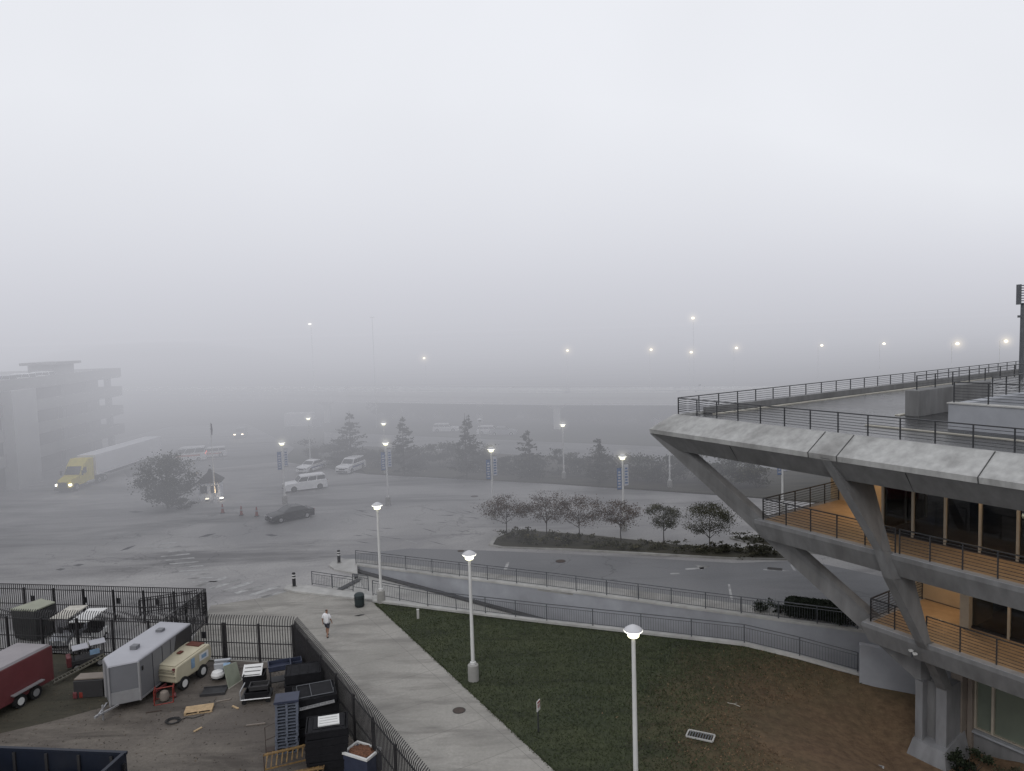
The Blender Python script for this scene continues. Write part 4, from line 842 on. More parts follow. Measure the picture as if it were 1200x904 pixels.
for s, n_ in ((-1, 'l'), (1, 'r')):
    st = .16 * s          # stride along the walking direction (-y is forward)
    J.update({n_ + 'hip': ((s * .095, 0, .90), .095), n_ + 'knee': ((s * .10, -.10 * s - .03, .50), .058), n_ + 'calf': ((s * .10, -.10 * s + .04, .34), .055), n_ + 'ank': ((s * .10, -.22 * s + .05, .09), .036), n_ + 'toe': ((s * .12, -.22 * s - .11, .035), (.04, .028)),
              n_ + 'sho': ((s * .19, .01, 1.43), .062), n_ + 'elb': ((s * .26, .05 + .04 * s, 1.16), .042), n_ + 'wri': ((s * .26, -.04 + .10 * s, .93), .028), n_ + 'palm': ((s * .255, -.06 + .11 * s, .86), (.036, .018))})
    for k in range(4): J[n_ + 'f%d' % k] = ((s * .252, -.095 + .11 * s + k * .022, .775 + abs(k - 1.5) * .008), .010)
    J[n_ + 'th'] = ((s * .23, -.115 + .11 * s, .83), .011)
E_ = [('pelvis', 'waist'), ('waist', 'chest'), ('chest', 'neck0'), ('neck0', 'neck'), ('neck', 'head0'), ('head0', 'head1'), ('head1', 'head2'), ('head0', 'nose')]
for n_ in 'lr': E_ += [('pelvis', n_ + 'hip'), (n_ + 'hip', n_ + 'knee'), (n_ + 'knee', n_ + 'calf'), (n_ + 'calf', n_ + 'ank'), (n_ + 'ank', n_ + 'toe'), ('chest', n_ + 'sho'), (n_ + 'sho', n_ + 'elb'), (n_ + 'elb', n_ + 'wri'), (n_ + 'wri', n_ + 'palm'), (n_ + 'palm', n_ + 'th')] + [(n_ + 'palm', n_ + 'f%d' % k) for k in range(4)]
per = skin('person', J, E_, M_skin, None, (pp.x, pp.y, .012), R_(165))
tag(per, 'person in white t-shirt and dark shorts walking away across the concrete walk', 'person')
Js = {'waist': ((0, 0, 1.08), (.20, .15)), 'low': ((0, 0, .92), (.20, .15)), 'chest': ((0, .02, 1.32), (.225, .175)), 'top': ((0, .02, 1.49), (.13, .125))}
Es = [('waist', 'low'), ('waist', 'chest'), ('chest', 'top')]
for s, n_ in ((-1, 'l'), (1, 'r')): Js.update({n_ + 's': ((s * .19, .02, 1.42), .115), n_ + 'e': ((s * .26, .04 + .03 * s, 1.18), .085)}); Es += [('chest', n_ + 's'), (n_ + 's', n_ + 'e')]
skin('shirt', Js, Es, mat('white_shirt_cloth', (.72, .72, .74), .85, .04, 6), per)
Jp = {'pel': ((0, 0, .94), (.16, .115))}; Ep = []
for s, n_ in ((-1, 'l'), (1, 'r')): Jp.update({n_ + 'h': ((s * .095, 0, .86), .112), n_ + 'k': ((s * .10, -.09 * s - .02, .55), .092)}); Ep += [('pel', n_ + 'h'), (n_ + 'h', n_ + 'k')]
skin('shorts', Jp, Ep, mat('dark_shorts_cloth', (.05, .052, .065), .85, .1, 6), per)
skin('hair', {'a': ((0, .02, 1.77), (.07, .075)), 'b': ((0, .05, 1.68), (.075, .06))}, [('a', 'b')], mat('dark_hair', (.02, .016, .014), .7), per)
for s in (-1, 1): skin('shoe', {'a': ((s * .10, -.22 * s + .06, .05), .05), 'b': ((s * .125, -.22 * s - .13, .04), (.052, .04))}, [('a', 'b')], M_black, per)
# ------------------------------------------------------------------ the storage yard
M_red = mat('dark_red_paint', (.135, .037, .041), .45, .12, 1.2, dirt=.2); M_trgrey = mat('trailer_grey', (.155, .158, .17), .5, .06, 1, dirt=.1); M_troof = mat('trailer_roof', (.36, .362, .39), .45, .06, .8, dirt=.15); M_trdark = mat('trailer_dark_panel', (.035, .034, .036), .5, .1, 2); M_alu = mat('aluminium_trim', (.34, .34, .35), .4, .08, 3, metal=.4)
def wtop(x, y, z): return W(x, y, z)
zt = 2.45
nose, fl, fr_, rr_, rl2 = (wtop(*q, zt) for q in ((126.5, 783), (121.5, 773), (162, 776), (223, 732), (188, 730)))
ctr = (fl + fr_ + rr_ + rl2) / 4; ctr.z = 0
t = thing('enclosed_trailer', 'silver V-nosed enclosed trailer with dark rear panel', 'trailer', ctr)
ring = [p - ctr for p in (nose, fr_, rr_, rl2, fl)]
for p in ring: p.z = 0
obj('body', MB().prism(ring, .42, zt), M_trgrey, t)
c5 = sum(ring, Vector()) / 5
def inset(p, k): return c5 + (p - c5) * k
obj('roof', MB().loft([[(*inset(p, 1.012).xy, zt + .002) for p in ring], [(*inset(p, 1.0).xy, zt + .07) for p in ring], [(*inset(p, .93).xy, zt + .12) for p in ring]]), M_troof, t)
for p in (ring[0], ring[1], ring[4]): obj('corner_trim', MB().bar((*inset(p, 1.004).xy, .42), (*inset(p, 1.004).xy, zt), .09, .09), M_alu, t)
f_, g_ = ring[1], ring[2]; dn = (g_ - f_).normalized(); nn = Vector((dn.y, -dn.x, 0)) * .012; Ls = (g_ - f_).length
def side(k, z): q = f_ + dn * Ls * k + nn; return (q.x, q.y, z)
dp = MB(); dp.hexa([side(.56, .44), side(1, .44), side(1, zt - .04), side(.70, zt - .04)], [tuple(Vector(s) + nn) for s in (side(.56, .44), side(1, .44), side(1, zt - .04), side(.70, zt - .04))]); obj('dark_panel', dp, M_trdark, t)
lo_ = MB(); q0, q1 = ring[0], ring[1]; nd = (q1 - q0).normalized(); n2 = Vector((nd.y, -nd.x, 0)) * .012; lo_.hexa([(*(q0 + n2).xy, .45), (*(q1 + n2).xy, .45), (*(q1 + n2).xy, 1.1), (*(q0 + n2).xy, 1.1)], [(*(q0 + 2 * n2).xy, .45), (*(q1 + 2 * n2).xy, .45), (*(q1 + 2 * n2).xy, 1.1), (*(q0 + 2 * n2).xy, 1.1)]); obj('stone_guard', lo_, M_alu, t)
for k in (.24, .42, .58): obj('seam', MB().bar(side(k, .5), side(k, zt - .06), .02, .012), M_trdark, t)
obj('lower_trim', MB().bar(side(0, .48), side(1, .48), .03, .1), M_alu, t)
for k, h_ in ((-.12, .2), (.35, .14)): obj('roof_vent', MB().box((*(c5 + dn * k * Ls).xy, zt + .12 + h_ / 2), (.36, .36, h_), math.atan2(dn.y, dn.x)), M_trgrey, t)
obj('side_marker', MB().box(side(.06, 2.0), (.06, .12, .2)), M_black, t)
for k in (.5, .62):
    q = f_ + dn * Ls * k - nn * 6; obj('wheel', MB().disc((q.x, q.y, .34), (nn.x, nn.y, 0), .34, .24, 18), M_tyre, t, True)
hp = ring[0]; fw = -dn; tg = MB(); e1 = hp + fw * .95; tg.bar((*(hp + Vector((-.35, .3, 0))).xy, .45), (*e1.xy, .45), .08).bar((*(hp + Vector((.35, .1, 0))).xy, .45), (*e1.xy, .45), .08).bar((*(hp + fw * .6).xy, .0), (*(hp + fw * .6).xy, .8), .07).bar((*e1.xy, .45), (*(e1 + fw * .25).xy, .47), .1); obj('hitch', tg, M_alu, t)
# red trailer
zt = 2.4; RR, RL, S0 = wtop(61, 756, zt), wtop(23, 754, zt), wtop(0, 787, zt); dr = (S0 - RR).normalized(); RF = RR + dr * 6.2; LF = RL + dr * 6.2; ctr = (RR + LF) / 2; ctr.z = 0
t = thing('enclosed_trailer', 'dark red enclosed box trailer with twin wheels at the left edge', 'trailer', ctr); ring = [p - ctr for p in (RF, RR, RL, LF)]
for p in ring: p.z = 0
obj('body', MB().prism(ring, .45, zt), M_red, t, bevel=.05); obj('roof', MB().loft([[(*(p * .985).xy, zt + .002) for p in ring], [(*(p * .93).xy, zt + .12) for p in ring]]), mat('red_trailer_roof', (.27, .25, .26), .5, .1, 1, dirt=.3), t)
nd = (ring[1] - ring[0]).normalized(); no = Vector((nd.y, -nd.x, 0)); fd = MB()
for k in (1.35, 2.3):
    q = ring[1] - nd * k + no * .02
    o = obj('wheel', MB().disc((0, 0, 0), no, .36, .24, 20), M_tyre, t, True, loc=(q.x, q.y, .36)); obj('rim', MB().disc(no * .11, no, .2, .06, 12), M_white if k > 2 else M_alu, o, True)
q = ring[1] - nd * 1.8 + no * .1; fd.box((q.x, q.y, .84), (.28, 1.9, .06), math.atan2(nd.y, nd.x) - math.pi / 2); obj('fender', fd, M_alu, t)
# compressor
ca_, cb_ = W(206, 811), W(240, 793); t = thing('towable_compressor', 'cream towable air compressor with decals and one white wheel', 'compressor', (ca_ + cb_) / 2 + Vector((-.55, .5, 0)), R_(74)); M_cream = mat('cream_paint', (.46, .42, .31), .5, .08, 2, dirt=.25)
LC, WC = 2.9, 1.5
obj('body', MB().loft([[(x, s * WC / 2, z) for x, z in ((-1.45, .55), (-1.5, .95), (-1.4, 1.45), (1.3, 1.62), (1.45, 1.3), (1.4, .75), (.7, .5))] for s in (-1, 1)]), M_cream, t, bevel=.08)
obj('hood', MB().box((-.05, 0, 1.56), (2.5, 1.3, .05)).xf(Matrix.Rotation(R_(-3.6), 4, 'Y')), M_cream, t, bevel=.02)
obj('exhaust', MB().box((-.1, .1, 1.64), (.3, .22, .06)).box((1.0, 0, 1.66), (.5, .9, .05)), mat('rust_red', (.10, .03, .02), .8), t)
M_decb = mat('blue_decal', (.20, .30, .42), .5)
obj('decal', MB().box((-.15, -.762, 1.12), (.28, .01, .55)), M_decb, t); obj('decal', MB().box((.75, -.762, 1.17), (.75, .01, .4)), M_white, t); obj('decal', MB().box((.75, -.77, 1.17), (.4, .01, .22)), M_decb, t)
obj('louvre', MB().box((-1.48, -.1, 1.25), (.08, 1.1, .06)).box((-1.5, -.1, 1.1), (.08, 1.1, .06)).box((-1.53, -.1, .93), (.06, 1.2, .05)), mat('dark_cream', (.22, .2, .15), .7), t); obj('tail_light', MB().box((-1.46, -.6, 1.28), (.08, .12, .2)), M_red, t)  # louvre bars in a darker cream
for x in (-.95, .55):
    for s in (-1, 1): wheel(t, x, s * .72, .36, .24, s, M_white)
obj('hitch', MB().bar((-1.4, 0, .45), (-2.2, 0, .4), .1), M_red, t)
# red hose frame
p = W(193, 822); t = thing('tubular_frame_hand_pump', 'small machine inside a red tubular cage in front of the compressor', 'machine', p, R_(20)); fr2 = MB()
for x in (-.45, .45):
    fr2.tube([(x, -.35, .03), (x, -.3, .75), (x, .3, .75), (x, .35, .03)], .03, 6)
fr2.tube([(-.45, -.35, .03), (.45, -.35, .03)], .03, 6).tube([(-.45, .35, .03), (.45, .35, .03)], .03, 6).tube([(-.45, 0, .75), (.45, 0, .75)], .03, 6)
obj('frame', fr2, mat('bright_red_paint', (.20, .028, .02), .5), t); obj('motor', MB().lathe((0, 0, .1), [(.22, 0), (.26, .2), (.2, .42), (.08, .5)], 12), M_pier, t, True)
for s in (-1, 1): obj('wheel', MB().disc((s * .5, .2, .14), (1, 0, 0), .14, .08, 12), M_red, t, True)
p = W(180, 835); tag(obj('steel_bar', MB().bar((-.35, -.1, .03), (.35, .12, .03), .05), M_iron, loc=p), 'short dark metal bar lying on the dirt near the red cage', 'bar')
def pallet(label, p, rz, mt, L=1.2, Wd=1.0, h=.15, tilt=0, group=None, name='pallet'):
    t = thing(name, label, 'pallet', p, rz, group); t.rotation_euler.x = tilt
    dk = MB()
    for k in range(6): dk.box((0, -Wd / 2 + Wd * (k + .5) / 6, h - .012), (L, Wd / 6 * .68, .024))
    obj('deck', dk, mt, t); b = MB()
    for x in (-L / 2 + .06, 0, L / 2 - .06): b.box((x, 0, h / 2), (.1, Wd, h - .052))
    obj('stringer', b, mt, t); l = MB()
    for y in (-Wd / 2 + .06, 0, Wd / 2 - .06): l.box((0, y, .012), (L, .1, .022))
    obj('base_board', l, mt, t); return t
pallet('single pale wooden pallet lying on the dirt', (W(219, 836) + W(246, 833)) / 2 + Vector((0, .1, .012)), R_(14), M_wood, 1.35, .72)
# white engine with drum, black tray
p = W(257, 797); t = thing('small_engine', 'white and grey small engine on a skid behind the black tray', 'machine', p + Vector((0, .4, 0)), R_(10))
obj('body', MB().box((0, 0, .62), (.7, .6, .55)).box((.1, -.1, 1.0), (.9, .16, .14)), M_scar, t, bevel=.05); obj('tank', MB().lathe((-.1, -.55, .22), [(.12, 0), (.32, .06), (.36, .2), (.28, .36), (.1, .42)], 16), M_white, t, True); obj('base', MB().box((0, 0, .17), (.9, .8, .3)), M_black, t); obj('filter', MB().tube([(.2, -.35, .75), (.55, -.35, .75)], .17, 12), M_decb, t, True)
t = thing('rubber_tray', 'flat black tray lying on the dirt in front of the small engine', 'tray', W(250, 814), R_(8)); obj('tray', MB().box((0, .25, .06), (1.25, .8, .09)), M_black, t, bevel=.02); obj('rim', MB().box((0, -.17, .08), (1.3, .05, .14)).box((0, .67, .08), (1.3, .05, .14)), M_trdark, t)
t = thing('coiled_hose', 'loose coil of dark hose on the dirt left of the wooden pallet', 'hose', W(203, 846)); hs_ = []
for i in range(46): a = i * .42; r = .22 + .004 * i; hs_.append((math.cos(a) * r, math.sin(a) * r * .9, .03 + .0012 * i))
hs_ += [(.5, .3, .03), (.9, .25, .03), (1.2, .45, .03)]; obj('hose', MB().tube(hs_, .022, 6), M_kit0, t, True); obj('coupling', MB().tube([(1.2, .45, .03), (1.32, .52, .03)], .035, 8), M_iron, t)
for i, (x, y, a, l, lab) in enumerate(((262, 822, 20, .7, 'short timber offcut just right of the black tray'), (276, 830, -35, .5, 'timber offcut lying between the tray and the platform cart'), (300, 850, 10, .9, 'longer timber offcut on the dirt left of the pallet stack'), (232, 856, 60, .45, 'timber offcut below the wooden pallet'))):
    p = W(x, y); tag(obj('timber_offcut', MB().box((0, 0, .03), (l, .09, .045)), M_wood if i % 2 else M_pier, loc=(p.x, p.y, .014)), lab, 'timber')['group'] = 'timber offcuts on the dirt'; COL.objects[-1].rotation_euler.z = R_(a)
# leaning board, carts, crates
t = thing('plywood_sheet', 'pale green board leaning upright beside the loaded flat cart', 'board', W(276, 803), R_(70)); obj('board', MB().hexa([(-.5, 0, 0), (.5, 0, 0), (.5, .05, 0), (-.5, .05, 0)], [(-.5, .28, 1.25), (.5, .28, 1.05), (.5, .33, 1.05), (-.5, .33, 1.25)]), mat('pale_green_board', (.26, .28, .22), .7, .1, 2), t); obj('edge', MB().box((0, .02, .03), (1.02, .09, .05)), M_pale, t)
p = W(298, 826); t = thing('flat_cart', 'low platform cart with light metal frame carrying black trays', 'cart', p + Vector((0, .5, 0)), R_(9))
obj('deck', MB().box((0, 0, .32), (1.5, 1.0, .07)), M_trdark, t); obj('frame', MB().tube([(-.75, -.5, .3), (.75, -.5, .3)], .035, 6).tube([(-.75, -.5, .3), (-.75, -.5, .75), (-.7, .5, .75)], .035, 6).tube([(-.75, .5, .3), (.75, .5, .3)], .035, 6), M_rim, t)
for x in (-.6, .6):
    for y in (-.4, .4): obj('wheel', MB().disc((x, y, .12), (0, 1, 0), .12, .06, 12), M_tyre, t, True)
def crate(label, p, rz, d, mt, group=None, name='plastic_crate', slat=True, base=True):
    t = thing(name, label, 'crate', p, rz, group); L, Wd, h = d; m = MB(); w = .03
    m.box((0, 0, .02), (L, Wd, .04)); m.box((0, Wd / 2 - w / 2, h / 2 + .02), (L, w, h - .04)).box((0, -Wd / 2 + w / 2, h / 2 + .02), (L, w, h - .04)).box((L / 2 - w / 2, 0, h / 2 + .02), (w, Wd - 2 * w, h - .04)).box((-L / 2 + w / 2, 0, h / 2 + .02), (w, Wd - 2 * w, h - .04)); obj('box', m, mt, t)
    r = MB(); r.box((0, Wd / 2, h - .04), (L + .05, .04, .07)).box((0, -Wd / 2, h - .04), (L + .05, .04, .07)).box((L / 2, 0, h - .04), (.04, Wd - .05, .07)).box((-L / 2, 0, h - .04), (.04, Wd - .05, .07)); obj('rim', r, mt, t); LASTC[0] = t.name; return t
LASTC = ['']
M_kit = mat('black_plastic', (.010, .010, .012), .75, .3, 3, spec=.2); M_bplas = mat('blue_plastic', (.030, .036, .062), .5, .15, 3); M_gplas = mat('grey_blue_plastic', (.12, .135, .17), .5, .12, 3)
pc = W(298, 826) + Vector((0, .5, 0))
crate('shallow black crate on the front of the platform cart', (pc.x + .05, pc.y - .1, .36), R_(9), (1.15, .75, .28), M_kit, 'crates around the platform cart')
crate('dark grey shallow crate stacked on the front crate of the cart', (pc.x + .12, pc.y + .05, .64), R_(9), (.95, .62, .22), M_trdark, 'crates around the platform cart')
pc2 = W(296, 805); crate('black crate on the ground behind the platform cart', (pc2.x, pc2.y + .4, .012), R_(9), (1.1, .9, .6), M_kit, 'crates around the platform cart')
t = thing('ribbed_lid', 'white slotted plastic lid tilted on the black crate behind the cart', 'lid', (pc2.x - .12, pc2.y + .45, .66), R_(9)); t.rotation_euler.x = R_(28)
l = MB()
for i in range(4): l.box((0, -.38 + i * .25, 0), (1.0, .18, .06))
l.box((-.47, 0, .002), (.08, .94, .064)).box((.47, 0, .002), (.08, .94, .064)); obj('slat', l, M_white, t); obj('core', MB().box((0, 0, -.045), (.98, .9, .02)), M_black, t)
# stack of grey-blue pallets
ps = W(334, 884); M_pl = M_gplas; ordn = ['lowest', 'second', 'third', 'fourth', 'fifth', 'sixth', 'seventh', 'eighth', 'ninth', 'tenth', 'eleventh', 'twelfth', 'thirteenth', 'fourteenth', 'fifteenth', 'sixteenth']
rnd = random.Random(4)
for i in range(16):
    pallet('grey-blue plastic pallet, %s from the ground in the tall pallet stack' % ordn[i] if i else 'grey-blue plastic pallet at the bottom of the tall pallet stack', (ps.x + rnd.uniform(-.02, .02) + i * .006, ps.y + .42 + rnd.uniform(-.02, .02), .012 + i * .152), R_(12 + rnd.uniform(-1, 1)), M_pl, 1.02, .8, .15, group='stacked grey-blue plastic pallets')
t = thing('cover_sheet', 'smooth blue plastic top sheet crowning the tall pallet stack', 'cover', (ps.x + .09, ps.y + .42, .012 + 16 * .152), R_(12)); obj('sheet', MB().box((0, 0, .03), (1.08, .86, .06)), M_bplas, t, bevel=.02); obj('rim', MB().box((0, -.43, -.0), (1.1, .03, .1)).box((0, .43, 0), (1.1, .03, .1)), M_bplas, t)
pb = W(329, 806); t = thing('storage_table', 'tall dark stand carrying a blue bin lid beside the gate', 'stand', pb, R_(20))
for x in (-.5, .5):
    for y in (-.35, .35): obj('leg', MB().box((x, y, .55), (.06, .06, 1.1)), M_rail, t)
obj('shelf', MB().box((0, 0, .5), (1.0, .7, .05)), M_black, t); obj('tabletop', MB().box((0, 0, 1.12), (1.15, .8, .05)), M_rail, t)
crate('blue plastic crate sitting upside down on the dark stand', (pb.x, pb.y, 1.15), R_(20), (1.15, .85, .25), M_bplas, 'blue crates by the gate')
crate('dark blue crate behind the stand against the gate', (pb.x + .55, pb.y + .75, .012), R_(20), (.8, .6, 1.2), M_bplas, 'blue crates by the gate')
# black bins stacked along the fence
def bigbin(label, px, py, z, n, d, rz, m=None, nm='black_bin'):
    p = W(px, py, z); return crate(label, p, rz, d, m or M_kit, 'black bins stacked along the fence', nm)
def yl(v, rz): return Matrix.Rotation(rz, 3, 'Z') @ Vector(v)
M_kit2 = mat('dark_grey_plastic', (.013, .013, .015), .8, .3, 3, spec=.15)
spots = [('rearmost bin stack by the fence', W(355, 783, 2.0), (1.8, 1.35), 4, .48, 16), ('middle bin stack by the fence', W(369, 809, 2.2), (1.95, 1.55), 5, .43, 20), ('front bin stack under the white lid', W(382, 848, 2.0), (1.75, 1.45), 6, .33, 14)]
BS = []
for nm_, c_, (bl_, bw_), n_, bh_, rz_ in spots:
    for k in range(n_):
        zk_ = .014 + k * (bh_ + .012)
        w_ = {0: 'bottom', n_ - 1: 'topmost'}.get(k, ordn[k])
        crate('black bin, %s in the %s' % (w_ if k in (0, n_ - 1) else w_ + ' from the ground', nm_), (c_.x + rnd.uniform(-.04, .04), c_.y + rnd.uniform(-.04, .04), .014 + k * (bh_ + .012)), R_(rz_ + rnd.uniform(-3, 3)), (bl_ + rnd.uniform(-.06, .06), bw_ + rnd.uniform(-.05, .05), bh_), M_kit if (k + n_) % 2 else M_kit2, 'black bins stacked along the fence', 'black_bin')
        if k == n_ - 1:
            lid_ = MB().box((0, 0, bh_ - .03), (bl_ - .16, bw_ - .16, .03))
            for q_ in range(4): lid_.box((-bl_ * .36 + q_ * bl_ * .24, 0, bh_ - .005), (.06, bw_ - .2, .02))
            obj('lid', lid_, M_kit2, bpy.data.objects[LASTC[0]])
    BS.append((c_, bl_, bw_, .014 + n_ * (bh_ + .012), R_(rz_)))
c_, bl_, bw_, zt_, rz_ = BS[1]
t = thing('metal_frame', 'light metal tube frame lying across the middle stack of black bins', 'frame', (c_.x, c_.y, zt_ + .03), rz_)
obj('tube', MB().tube([(-.8, -.65, 0), (.8, -.65, 0), (.8, .65, 0), (-.8, .65, 0), (-.8, -.65, 0)], .022, 6).tube([(-.2, -.65, 0), (-.2, .65, 0)], .02, 6), M_steel, t); obj('leg', MB().box((-.8, -.65, .1), (.04, .04, .22)), M_steel, t); obj('leg', MB().box((.8, -.65, .1), (.04, .04, .22)), M_steel, t)
obj('panel', MB().box((.3, 0, -.012), (.95, 1.2, .015)), M_kit, t)
q = yl((0, -bw_ / 2 - .1, zt_ - .5), rz_); t = thing('tube_rack', 'pale slotted rail hanging along the front edge of the middle black bin stack', 'rack', (c_.x + q.x, c_.y + q.y, zt_ - .35), rz_)
obj('rail', MB().bar((-.8, 0, 0), (.8, 0, .08), .05), M_rim, t); obj('rail', MB().bar((-.8, -.12, -.02), (.8, -.12, .06), .05), M_rim, t)
for i in range(6): obj('rung', MB().bar((-.75 + i * .3, 0, .02 * i), (-.75 + i * .3, -.12, .015 * i), .045), M_rim, t)
c_, bl_, bw_, zt_, rz_ = BS[2]; q = yl((.12, .05, 0), rz_)
t = thing('ribbed_lid', 'white slotted plastic lid lying on the front stack of black bins', 'lid', (c_.x + q.x, c_.y + q.y, zt_ + .03), rz_)
l = MB()
for i in range(4): l.box((0, -.33 + i * .22, 0), (.86, .16, .05))
l.box((-.42, 0, .002), (.07, .84, .054)).box((.42, 0, .002), (.07, .84, .054)); obj('slat', l, M_white, t); obj('core', MB().box((0, 0, -.03), (1.3, 1.1, .02)), M_kit, t)
# yellow steel frames
M_yst = mat('worn_yellow_steel', (.26, .16, .05), .6, .35, 6, col2=(.11, .07, .04))
def yrack(label, p, rz, tilt=0):
    t = thing('steel_rack_frame', label, 'rack frame', p, rz, 'yellow steel rack frames'); t.rotation_euler.x = tilt
    for x in (-.95, .95): obj('upright', MB().bar((x, -.3, 0), (x, -.3, .95), .05), M_iron, t)
    l = MB()
    for i in range(9): l.bar((-.9 + i * .22, -.32, .3 + .02 * i), (-.75 + i * .22, .5, .55), .05, .03)
    obj('slat', l, M_yst, t); obj('beam', MB().bar((-.98, -.3, .9), (.98, -.3, .9), .06).bar((-.95, .5, .5), (.95, .5, .5), .06).bar((-.95, -.3, .25), (.95, -.3, .25), .05), M_yst, t)
    return t
p = W(338, 900); yrack('yellow and rusty steel rack frame in front of the pallet stack', p + Vector((-.1, .1, .012)), R_(22)); yrack('second yellow rusty rack frame at the bottom edge of the yard', W(352, 925) + Vector((0, 0, .012)), R_(16))
t = thing('wire_trolley', 'thin rusty upright trolley frame beside the pallet stack', 'trolley', W(312, 885), R_(20))
obj('frame', MB().tube([(0, 0, 0), (0, 0, 1.3), (.7, .1, 1.45), (.7, .1, 0)], .022, 6).tube([(0, 0, .7), (.7, .1, .8)], .018, 6), M_iron, t); obj('shelf', MB().box((.35, .05, .2), (.7, .4, .03)), M_iron, t)
p = W(428, 905); t = thing('mulch_box', 'white-rimmed wooden box heaped with brown mulch at the foot of the fence', 'box', p + Vector((-.1, 0, .012)), R_(-28))
obj('box', MB().box((0, 0, .45), (1.3, .95, .9)), M_bplas, t); obj('rim', MB().box((0, .47, .95), (1.36, .09, .1)).box((0, -.47, .95), (1.36, .09, .1)).box((.64, 0, .95), (.09, .84, .1)).box((-.64, 0, .95), (.09, .84, .1)), M_white, t); obj('mulch', MB().ball((0, 0, .9), (.6, .43, .16), 3, 3, .2), mat('brown_mulch', (.13, .06, .035), .95, .5, 14, bump=.6), t)
t = thing('timber_plank', 'thin plank lying across the ground by the mulch box', 'plank', W(395, 893), 0); obj('board', MB().bar((-1.0, -.1, .06), (1.1, .15, .06), .12, .04), M_pier, t); obj('cleat', MB().bar((-.2, -.2, .1), (-.1, .2, .1), .06, .04), M_pier, t)
# dumpster at the bottom-left
M_dump = mat('blue_dumpster_paint', (.010, .014, .026), .5, .15, 1.5, dirt=.25)
A0, A1 = W(0, 878, 1.6), W(148, 884, 1.6); dd = (A1 - A0).normalized(); ad_ = math.atan2(dd.y, dd.x); ctr = A1 - dd * 3.6; n_ = Vector((-dd.y, dd.x, 0)); ctr = ctr - n_ * 1.15; ctr.z = .012
t = thing('roll_off_dumpster', 'open dark blue roll-off dumpster cut by the bottom left corner', 'dumpster', ctr, ad_)
LD, WDm, hD = 7.2, 2.3, 1.6; m = MB(); m.box((0, WDm / 2 - .05, hD / 2 + .1), (LD, .1, hD - .2)).box((0, -WDm / 2 + .05, hD / 2 + .1), (LD, .1, hD - .2)).box((LD / 2 - .05, 0, hD / 2 + .1), (.1, WDm - .2, hD - .2)).box((-LD / 2 + .05, 0, hD / 2 + .1), (.1, WDm - .2, hD - .2)).box((0, 0, .25), (LD - .2, WDm - .2, .1)); obj('body', m, M_dump, t)
m = MB(); m.box((0, WDm / 2 - .05, hD + .06), (LD + .1, .16, .12)).box((0, -WDm / 2 + .05, hD + .06), (LD + .1, .16, .12)).box((LD / 2 - .05, 0, hD + .062), (.16, WDm - .3, .12)).box((-LD / 2 + .05, 0, hD + .062), (.16, WDm - .3, .12)); obj('rim', m, M_dump, t)
m = MB()
for i in range(5): m.box((-3.0 + i * 1.5, WDm / 2 - .14, .85), (.12, .06, 1.4))
obj('rib', m, M_trdark, t); obj('hinge', MB().box((LD / 2 + .08, WDm / 2 - .3, 1.2), (.1, .14, .3)), M_black, t)
for dx, lab in ((.6, 'pale rubbish bag inside the dumpster, near its end'), (-1.1, 'pale rubbish bag inside the dumpster, left of the other bag')):
    q = ctr + dd * (dx + 1.6) + n_ * .3; tag(obj('rubbish_bag', MB().ball((0, 0, .32), (.75, .5, .34), int(dx * 9) + 20, 2, .16), M_pale, None, False, loc=(q.x, q.y, .3)), lab, 'rubbish bag', 'rubbish bags in the dumpster')
# carts, ladder and small things between the trailers
p0_, p1_ = W(62, 802), W(118, 784); dl = (p1_ - p0_).normalized(); t = thing('aluminium_ladder', 'aluminium ladder lying propped between the red and silver trailers', 'ladder', p0_, math.atan2(dl.y, dl.x)); Ll = (p1_ - p0_).length + .3
for s in (-1, 1): obj('stile', MB().bar((0, s * .2, .1), (Ll, s * .2, .75), .05, .08), mat('dull_aluminium', (.16, .15, .12), .5, .1, 4, metal=.3), t)
m = MB()
for i in range(14): x = Ll * (i + .5) / 14; m.bar((x, -.2, .1 + .65 * x / Ll), (x, .2, .1 + .65 * x / Ll), .035)
obj('rung', m, MATS['dull_aluminium'], t)
p = W(100, 784); t = thing('utility_cart', 'small utility buggy with grey canopy and red front behind the ladder', 'buggy', p + Vector((0, .3, 0)), R_(35))
obj('body', MB().box((0, 0, .5), (1.7, .8, .4)), M_trdark, t, bevel=.06); obj('nose', MB().box((-.95, 0, .62), (.25, .78, .6)), M_red, t, bevel=.05)
for s_, z_ in ((-.35, 1.28), (.55, 1.36)): obj('canopy', MB().box((s_, 0, z_), (.82, .85, .06)), M_troof, t, bevel=.02)
for x in (-.7, .85):
    for y in (-.36, .36): obj('pillar', MB().bar((x, y, .6), (x, y, 1.3), .04), M_black, t)
for x in (-.6, .6):
    for s in (-1, 1): wheel(t, x, s * .36, .24, .16, s)
obj('panel', MB().box((.35, -.41, .95), (.5, .02, .3)), M_decb, t)
pt_ = W(103, 819); t = thing('tool_bin', 'dark open tool bin with brown lid beside the silver trailer', 'bin', pt_ + Vector((0, .45, 0)), R_(4)); obj('body', MB().box((0, 0, .5), (1.5, .8, .9)), M_trdark, t); obj('lid', MB().box((0, .1, 1.0), (1.55, .7, .06)), M_pier, t)
